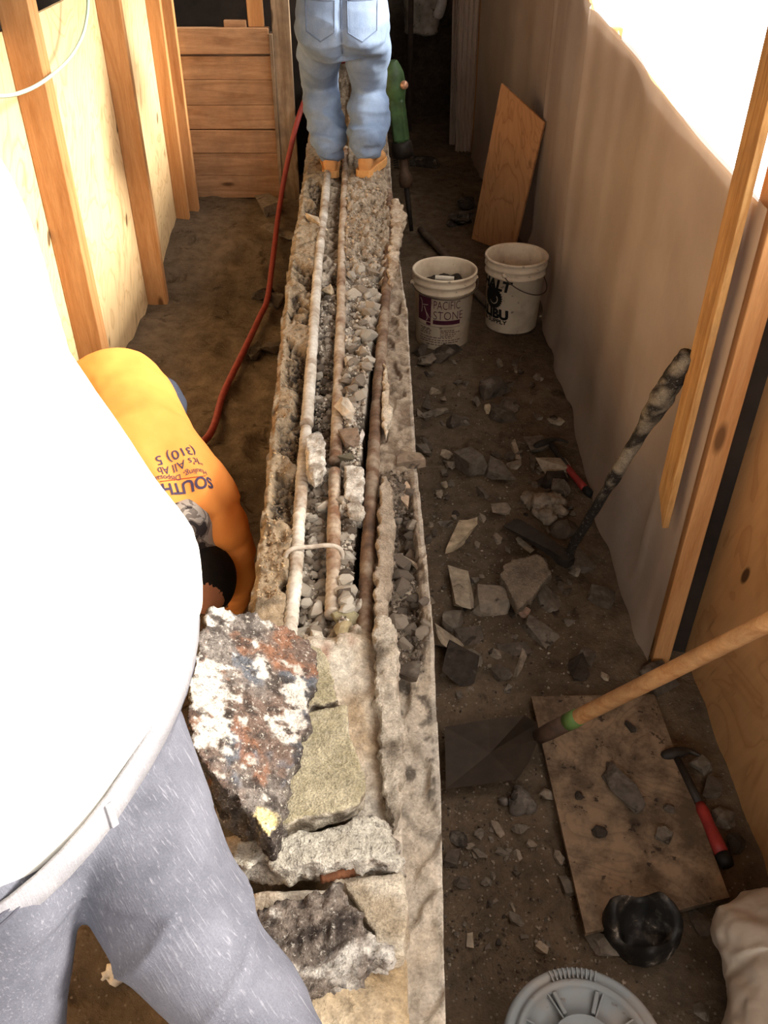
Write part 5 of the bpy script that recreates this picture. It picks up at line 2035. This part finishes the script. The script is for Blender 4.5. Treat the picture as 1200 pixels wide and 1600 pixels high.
# ---- B: person in orange bent over in the left trench, head towards us
hipc, midc, shc = Zp(183, 632, .60), Zp(214, 712, .60), Zp(276, 810, .50)
dv = (shc - hipc).normalized()
side = dv.cross(V((0, 0, 1))).normalized()      # to the person's left is -side (they face us, bent)
upb = side.cross(dv).normalized()
if upb.z < 0:
    upb = -upb
hd = Zp(322, 905, .34)
J = dict(hipL=hipc + side * -.1 - upb * .05, hipR=hipc + side * .1 - upb * .05, kneeL=V((-.66, 2.36, .12)), kneeR=V((-.98, 2.28, .12)),
         ankleL=V((-.70, 2.74, .09)), ankleR=V((-1.0, 2.66, .09)), toeL=V((-.70, 2.84, .04)), toeR=V((-1.0, 2.76, .04)),
         waist=midc, chest=lerp(midc, shc, .6), shL=Zp(346, 822, .45), shR=Zp(198, 815, .48), elL=Zp(366, 898, .26), elR=V((-.80, 1.72, .24)), wrL=Zp(362, 950, .07), wrR=V((-.66, 1.52, .07)),
         palmL=V((-.3, 0, -1)), palmR=V((.3, 0, -1)), head=hd, face=V((.1, -.35, -.93)).normalized(), headup=V((.15, -.92, .36)).normalized())
if (J['shL'] - shc).dot(side) > 0:
    side = -side
J['hipL'], J['hipR'] = hipc + side * .1 - upb * .05, hipc - side * .1 - upb * .05
pB = person(V((-.75, 2.2, .0)), 'person in an orange work shirt with printed back, bent double in the left trench', J)
n = N('orange_cloth', .8, .15)
k = n.noise(5, 4, .6)
n.color(n.ramp(k, [(.3, rgb(240, 146, 70)), (.7, rgb(247, 162, 84))]))
n.bump(n.noise(300, 2, .6), .1, .002)
bm = B()
st = []
for c, a_, b_ in ((hipc - dv * .16 - upb * .03, .13, .10), (hipc - dv * .10, .165, .14), (hipc, .185, .16), (midc, .180, .155), (lerp(midc, shc, .6), .190, .145), (shc, .185, .12), (shc + dv * .06 - upb * .02, .12, .09)):
    st.append((c, side * a_, upb * b_))
loft(bm, st, 30)
limb(bm, [(J['shL'], .080), (lerp(J['shL'], J['elL'], .5), .072), (J['elL'], .062), (lerp(J['elL'], J['wrL'], .85), .046)], 5, 18)
limb(bm, [(J['shR'], .080), (lerp(J['shR'], J['elR'], .5), .072), (J['elR'], .062), (lerp(J['elR'], J['wrR'], .85), .046)], 5, 18)


def foldsB(c, n_):
    k = (c - shc).dot(dv)
    f = .007 * fbm(c.x * 6, c.y * 6, c.z * 6, 3)
    u = (c - shc).dot(side)
    f += .010 * math.exp(-((k + .02) / .07) ** 2) * math.sin(u * 60 + 8 * k)
    if c.z < .42:
        f += .008 * fbm(c.x * 6, c.y * 6, c.z * 22, 3)
    return f


sB = cloth('shirt', bm, n.m, pB, .0085, foldsB, 6)
bvB = BVHTree.FromPolygons([v.co + WP[pB.name] for v in sB.data.vertices], [tuple(p.vertices) for p in sB.data.polygons])


def hitB(px, py):
    h = bvB.ray_cast(V((0, 0, CAM_H)), ray(px, py))
    return h[0] if h[0] is not None else Zp(px, py, .6)


INK_N = plain('navy_ink', rgb(72, 62, 86), .8, .1)
for body, (px, py), (qx, qy), size, sx, bold, nm in (
        ('SOUTH', (329, 748), (258, 757), .046, .96, .0012, 'printed_name'), ('Hauling, Disposal', (322, 737), (252, 745), .0215, .98, 0, 'printed_line'),
        ('\u201cIt\'s All Ab', (314, 718), (246, 728), .030, 1.0, 0, 'printed_line'), ('(310) 5', (303, 700), (236, 711), .037, 1.12, .0002, 'printed_line')):
    O, Q, U = hitB(px, py), hitB(qx + 30, qy - 4), hitB(px + 4, py + 20)
    e1 = (Q - O).normalized()
    e2 = U - O
    e2 = (e2 - e1 * e2.dot(e1)).normalized()
    e3 = e1.cross(e2)
    if e3.z < 0:
        e3 = -e3
    tx = flat_text(body, size, sx=sx, bold=bold)
    for v in tx.verts:
        p = O + e1 * v.co.x + e2 * v.co.y + e3 * .12
        q = on_surface(bvB, p, -e3, .0022)
        v.co = q if q else V((0, 0, -9))
    bad = [v for v in tx.verts if v.co.z < -1]
    bmesh.ops.delete(tx, geom=bad, context='VERTS')
    if tx.faces:
        obj(nm, tx, INK_N, pB)
    else:
        tx.free()
q = [hitB(lerp(321, 250, i / 14), lerp(744, 753, i / 14)) + V((0, 0, .001)) for i in range(15)]
bm = B()
tube(bm, [p for p in q if p], .0013, 6)
obj('printed_rule', bm, plain('red_ink', rgb(176, 74, 44), .8, .1), pB)
bm = B()
for s in 'LR':
    h, k_, a_ = J['hip' + s], J['knee' + s], J['ankle' + s]
    limb(bm, [(h, .125), (lerp(h, k_, .5), .105), (k_, .085), (lerp(k_, a_, .5), .075), (a_, .060)], 4, 18)
loft(bm, [(hipc - dv * .20 - upb * .08, side * .12, upb * .10), (hipc - dv * .12 - upb * .04, side * .165, upb * .13), (hipc - upb * .02, side * .172, upb * .14), (hipc + dv * .10, side * .16, upb * .13)], 24)
me_ = bm
cloth('trousers', bm, denim('dark_denim', rgb(58, 62, 76), rgb(82, 88, 104), .1), pB, .010, lambda c, n_: .006 * fbm(c.x * 8, c.y * 8, c.z * 8, 3), 4)
for s in 'LR':
    bm = B()
    a_, t_ = J['ankle' + s], J['toe' + s]
    limb(bm, [(a_ + V((0, -.06, 0)), .054), (a_, .055), (t_, .042)], 4, 16)
    cloth('boot', bm, TAN, pB, .008, None, 3)
fc, hu = J['face'], J['headup']
obj('hair', lump(hd + fc * -.008, .086, .106, .118, fc, hu, (hd + fc * .106, fc)), plain('black_hair', rgb(22, 20, 20), .8, .2, 60, .4), pB, smooth=True)
n = N('camo_cloth', .9, .1)
k = n.noise(26, 2, .5, None, 1.)
n.color(n.ramp(k, [(.42, rgb(168, 158, 148)), (.46, rgb(118, 108, 102)), (.56, rgb(124, 114, 106)), (.58, rgb(60, 54, 54))], 'CONSTANT'))
bm = B()
nb = lerp(shc + upb * .01, hd - hu * .05, .45)
limb(bm, [(shc + dv * .05 + upb * .035, .072), (nb + upb * .03, .074), (hd - hu * .06 - fc * .03, .080)], 4, 18)
cloth('neck_scarf', bm, n.m, pB, .007, lambda c, n_: .005 * fbm(c.x * 16, c.y * 16, c.z * 16, 2), 3, label='grey camouflage scarf')

# ---- C: person in white shirt right beside us, belly over the belt
f_, s_ = V((.54, .84, 0)).normalized(), V((.84, -.54, 0)).normalized()
wc = V((-.435, .71, 1.125))
tilt = V((0, 0, .105))
J = dict(hipL=V((-.47, .76, 1.0)), hipR=V((-.45, .58, 1.0)), kneeL=V((-.145, .47, .815)), kneeR=V((-.535, .44, .56)), ankleL=V((-.17, .08, .805)), ankleR=V((-.60, .28, .10)), toeL=V((-.17, -.04, .78)), toeR=V((-.53, .42, .035)),
         waist=V((-.47, .74, 1.16)), chest=V((-.47, .80, 1.38)), shL=V((-.63, .93, 1.55)), shR=V((-.36, .70, 1.56)), elL=V((-.75, 1.10, 1.36)), elR=V((-.47, .96, 1.68)), wrL=V((-.70, 1.30, 1.42)), wrR=V((-.62, 1.15, 1.80)),
         palmL=V((0, 1, 0)), palmR=V((0, 1, 0)), head=V((-.50, .90, 1.78)), face=f_, headup=V((0, 0, 1)))
pC = person(V((-.5, .5, 0)), 'person in a glaring white shirt and worn grey jeans, closest of the three people', J)
DEN_C = denim('grey_denim', rgb(74, 75, 84), rgb(108, 109, 119), .16, (.5, -.45, -.75))
bm = B()
limb(bm, [(V((-.37, .73, 1.05)), .112), (V((-.295, .615, .955)), .100), (V((-.222, .528, .885)), .081), (J['kneeL'] + V((0, 0, .0)), .064), (V((-.155, .28, .81)), .058), (J['ankleL'], .052)], 6, 24)
limb(bm, [(V((-.47, .57, 1.02)), .112), (V((-.505, .50, .82)), .098), (J['kneeR'], .090), (V((-.57, .36, .32)), .082), (J['ankleR'], .072)], 6, 24)
loft(bm, [(V((-.45, .65, .95)), s_ * .11, f_ * .13), (V((-.455, .665, 1.02)), s_ * .145, f_ * .185 + tilt * .5), (wc - V((0, 0, .05)), s_ * .158, f_ * .238 + tilt * .8), (wc + V((0, 0, .02)), s_ * .156, f_ * .243 + tilt)], 32)


def foldsC(c, n_):
    f = .006 * fbm(c.x * 6, c.y * 6, c.z * 6, 2)
    if c.x > -.40 and c.z < 1.0:       # bands of folds across the bent thigh
        u = (c - V((-.45, .72, 1.02))).dot(V((.55, -.55, -.5)).normalized())
        w_ = u * 46 + 3.2 * nz(c.x * 5, c.y * 5, c.z * 5) + 20 * (c.x + c.y)
        f += .010 * (math.exp(-3.2 * abs(math.sin(w_ * .42))) - .35) * sm(.03, .14, u)
    return f


jC = cloth('jeans', bm, DEN_C, pC, .0065, foldsC, 5)
bvC = BVHTree.FromPolygons([v.co + WP[pC.name] for v in jC.data.vertices], [tuple(p.vertices) for p in jC.data.polygons])
# waistband standing off the back
rs = []
for i in range(48):
    an = 2 * math.pi * i / 48
    d = s_ * math.cos(an) * .161 + (f_ * .248 + tilt) * math.sin(an)
    gap = V((d.x, d.y, 0)).normalized()
    g = .016 * max(0, -math.sin(an))
    rs.append([wc + d + gap * g + V((0, 0, -.022)), wc + d + gap * (g + .006) + V((0, 0, -.020)), wc + d + gap * (g + .006) + V((0, 0, .024)), wc + d + gap * g + V((0, 0, .026))])
bm = B()
rows = [[bm.verts.new(p) for p in r] for r in rs]
for i in range(48):
    a_, b_ = rows[i], rows[(i + 1) % 48]
    for j in range(4):
        bm.faces.new((a_[j], a_[(j + 1) % 4], b_[(j + 1) % 4], b_[j]))
bmesh.ops.recalc_face_normals(bm, faces=bm.faces)
obj('waistband', bm, denim('faded_denim', rgb(124, 124, 130), rgb(166, 164, 168), .3), pC, smooth=True)
for an in (-8,):
    a_ = R(an)
    d = s_ * math.cos(a_) * .161 + (f_ * .248 + tilt) * math.sin(a_)
    o_ = V((d.x, d.y, 0)).normalized()
    tg = V((-o_.y, o_.x, 0))
    bm = B()
    obox(bm, wc + d + o_ * .010, tg * .0045, V((0, 0, .021)), o_ * .002, .001)
    obj('belt_loop', bm, bpy.data.materials['faded_denim'], pC)
# slanted pocket mouth and its stitching on the near hip
for off, r_ in ((0, .0022), (.008, .0016)):
    pts = []
    for i in range(13):
        k = i / 12
        a_ = R(lerp(-30, -78, k))
        d = s_ * math.cos(a_) * .5 + f_ * .5 * math.sin(a_)
        pts.append((wc + d + V((0, 0, lerp(-.030, -.085, k) - off)), -V((d.x, d.y, 0)).normalized()))
    q = [on_surface(bvC, p, dd, .001) for p, dd in pts]
    q = [p for p in q if p]
    if len(q) > 2:
        bm = B()
        tube(bm, q, r_, 6)
        obj('pocket_seam', bm, plain('dark_stitch', rgb(70, 70, 80), .9, .1), pC, smooth=True)
# white shirt
n = N('white_cloth_shirt', .85, .2)
k = n.noise(3, 3, .6)
n.color(n.ramp(k, [(.35, rgb(250, 247, 232)), (.7, rgb(253, 252, 246))]))
bm = B()
loft(bm, [(wc + V((0, 0, -.005)) + f_ * .012, s_ * .152, f_ * .238 + tilt), (V((-.43, .72, 1.18)), s_ * .172, f_ * .258 + tilt * .6), (V((-.435, .75, 1.26)), s_ * .186, f_ * .248 + tilt * .2), (V((-.46, .78, 1.36)), s_ * .195, f_ * .215), (V((-.48, .80, 1.47)), s_ * .20, f_ * .175), (V((-.49, .82, 1.57)), s_ * .19, f_ * .13), (V((-.50, .85, 1.63)), s_ * .10, f_ * .09)], 32)
limb(bm, [(J['shR'], .085), (lerp(J['shR'], J['elR'], .5), .075), (J['elR'], .068), (lerp(J['elR'], J['wrR'], .3), .064)], 5, 18)
limb(bm, [(J['shL'], .085), (lerp(J['shL'], J['elL'], .6), .072), (J['elL'], .068)], 5, 18)
cloth('shirt', bm, n.m, pC, .010, lambda c, n_: .008 * fbm(c.x * 5, c.y * 5, c.z * 5, 2), 6)
obj('hair', lump(J['head'] + V((0, 0, .02)) - f_ * .012, .086, .104, .108, f_, V((0, 0, 1)), (J['head'] + V((0, 0, -.0)) - f_ * 0, (f_ * .55 - V((0, 0, 1)) * .83))), plain('dark_hair', rgb(40, 32, 28), .8, .2, 60, .4), pC, smooth=True)
bm = B()
limb(bm, [(J['ankleR'] + V((-.02, -.05, -.03)), .058), (J['ankleR'] + V((0, 0, -.02)), .062), (J['toeR'], .045)], 4, 16)
cloth('boot', bm, plain('brown_boot', rgb(96, 62, 46), .7, .15), pC, .008, None, 3)
bm = B()
limb(bm, [(J['ankleL'] + V((0, .03, 0)), .052), (J['toeL'], .046), (J['toeL'] + V((0, -.07, .01)), .035)], 4, 16)
cloth('boot', bm, bpy.data.materials['brown_boot'], pC, .008, None, 3)
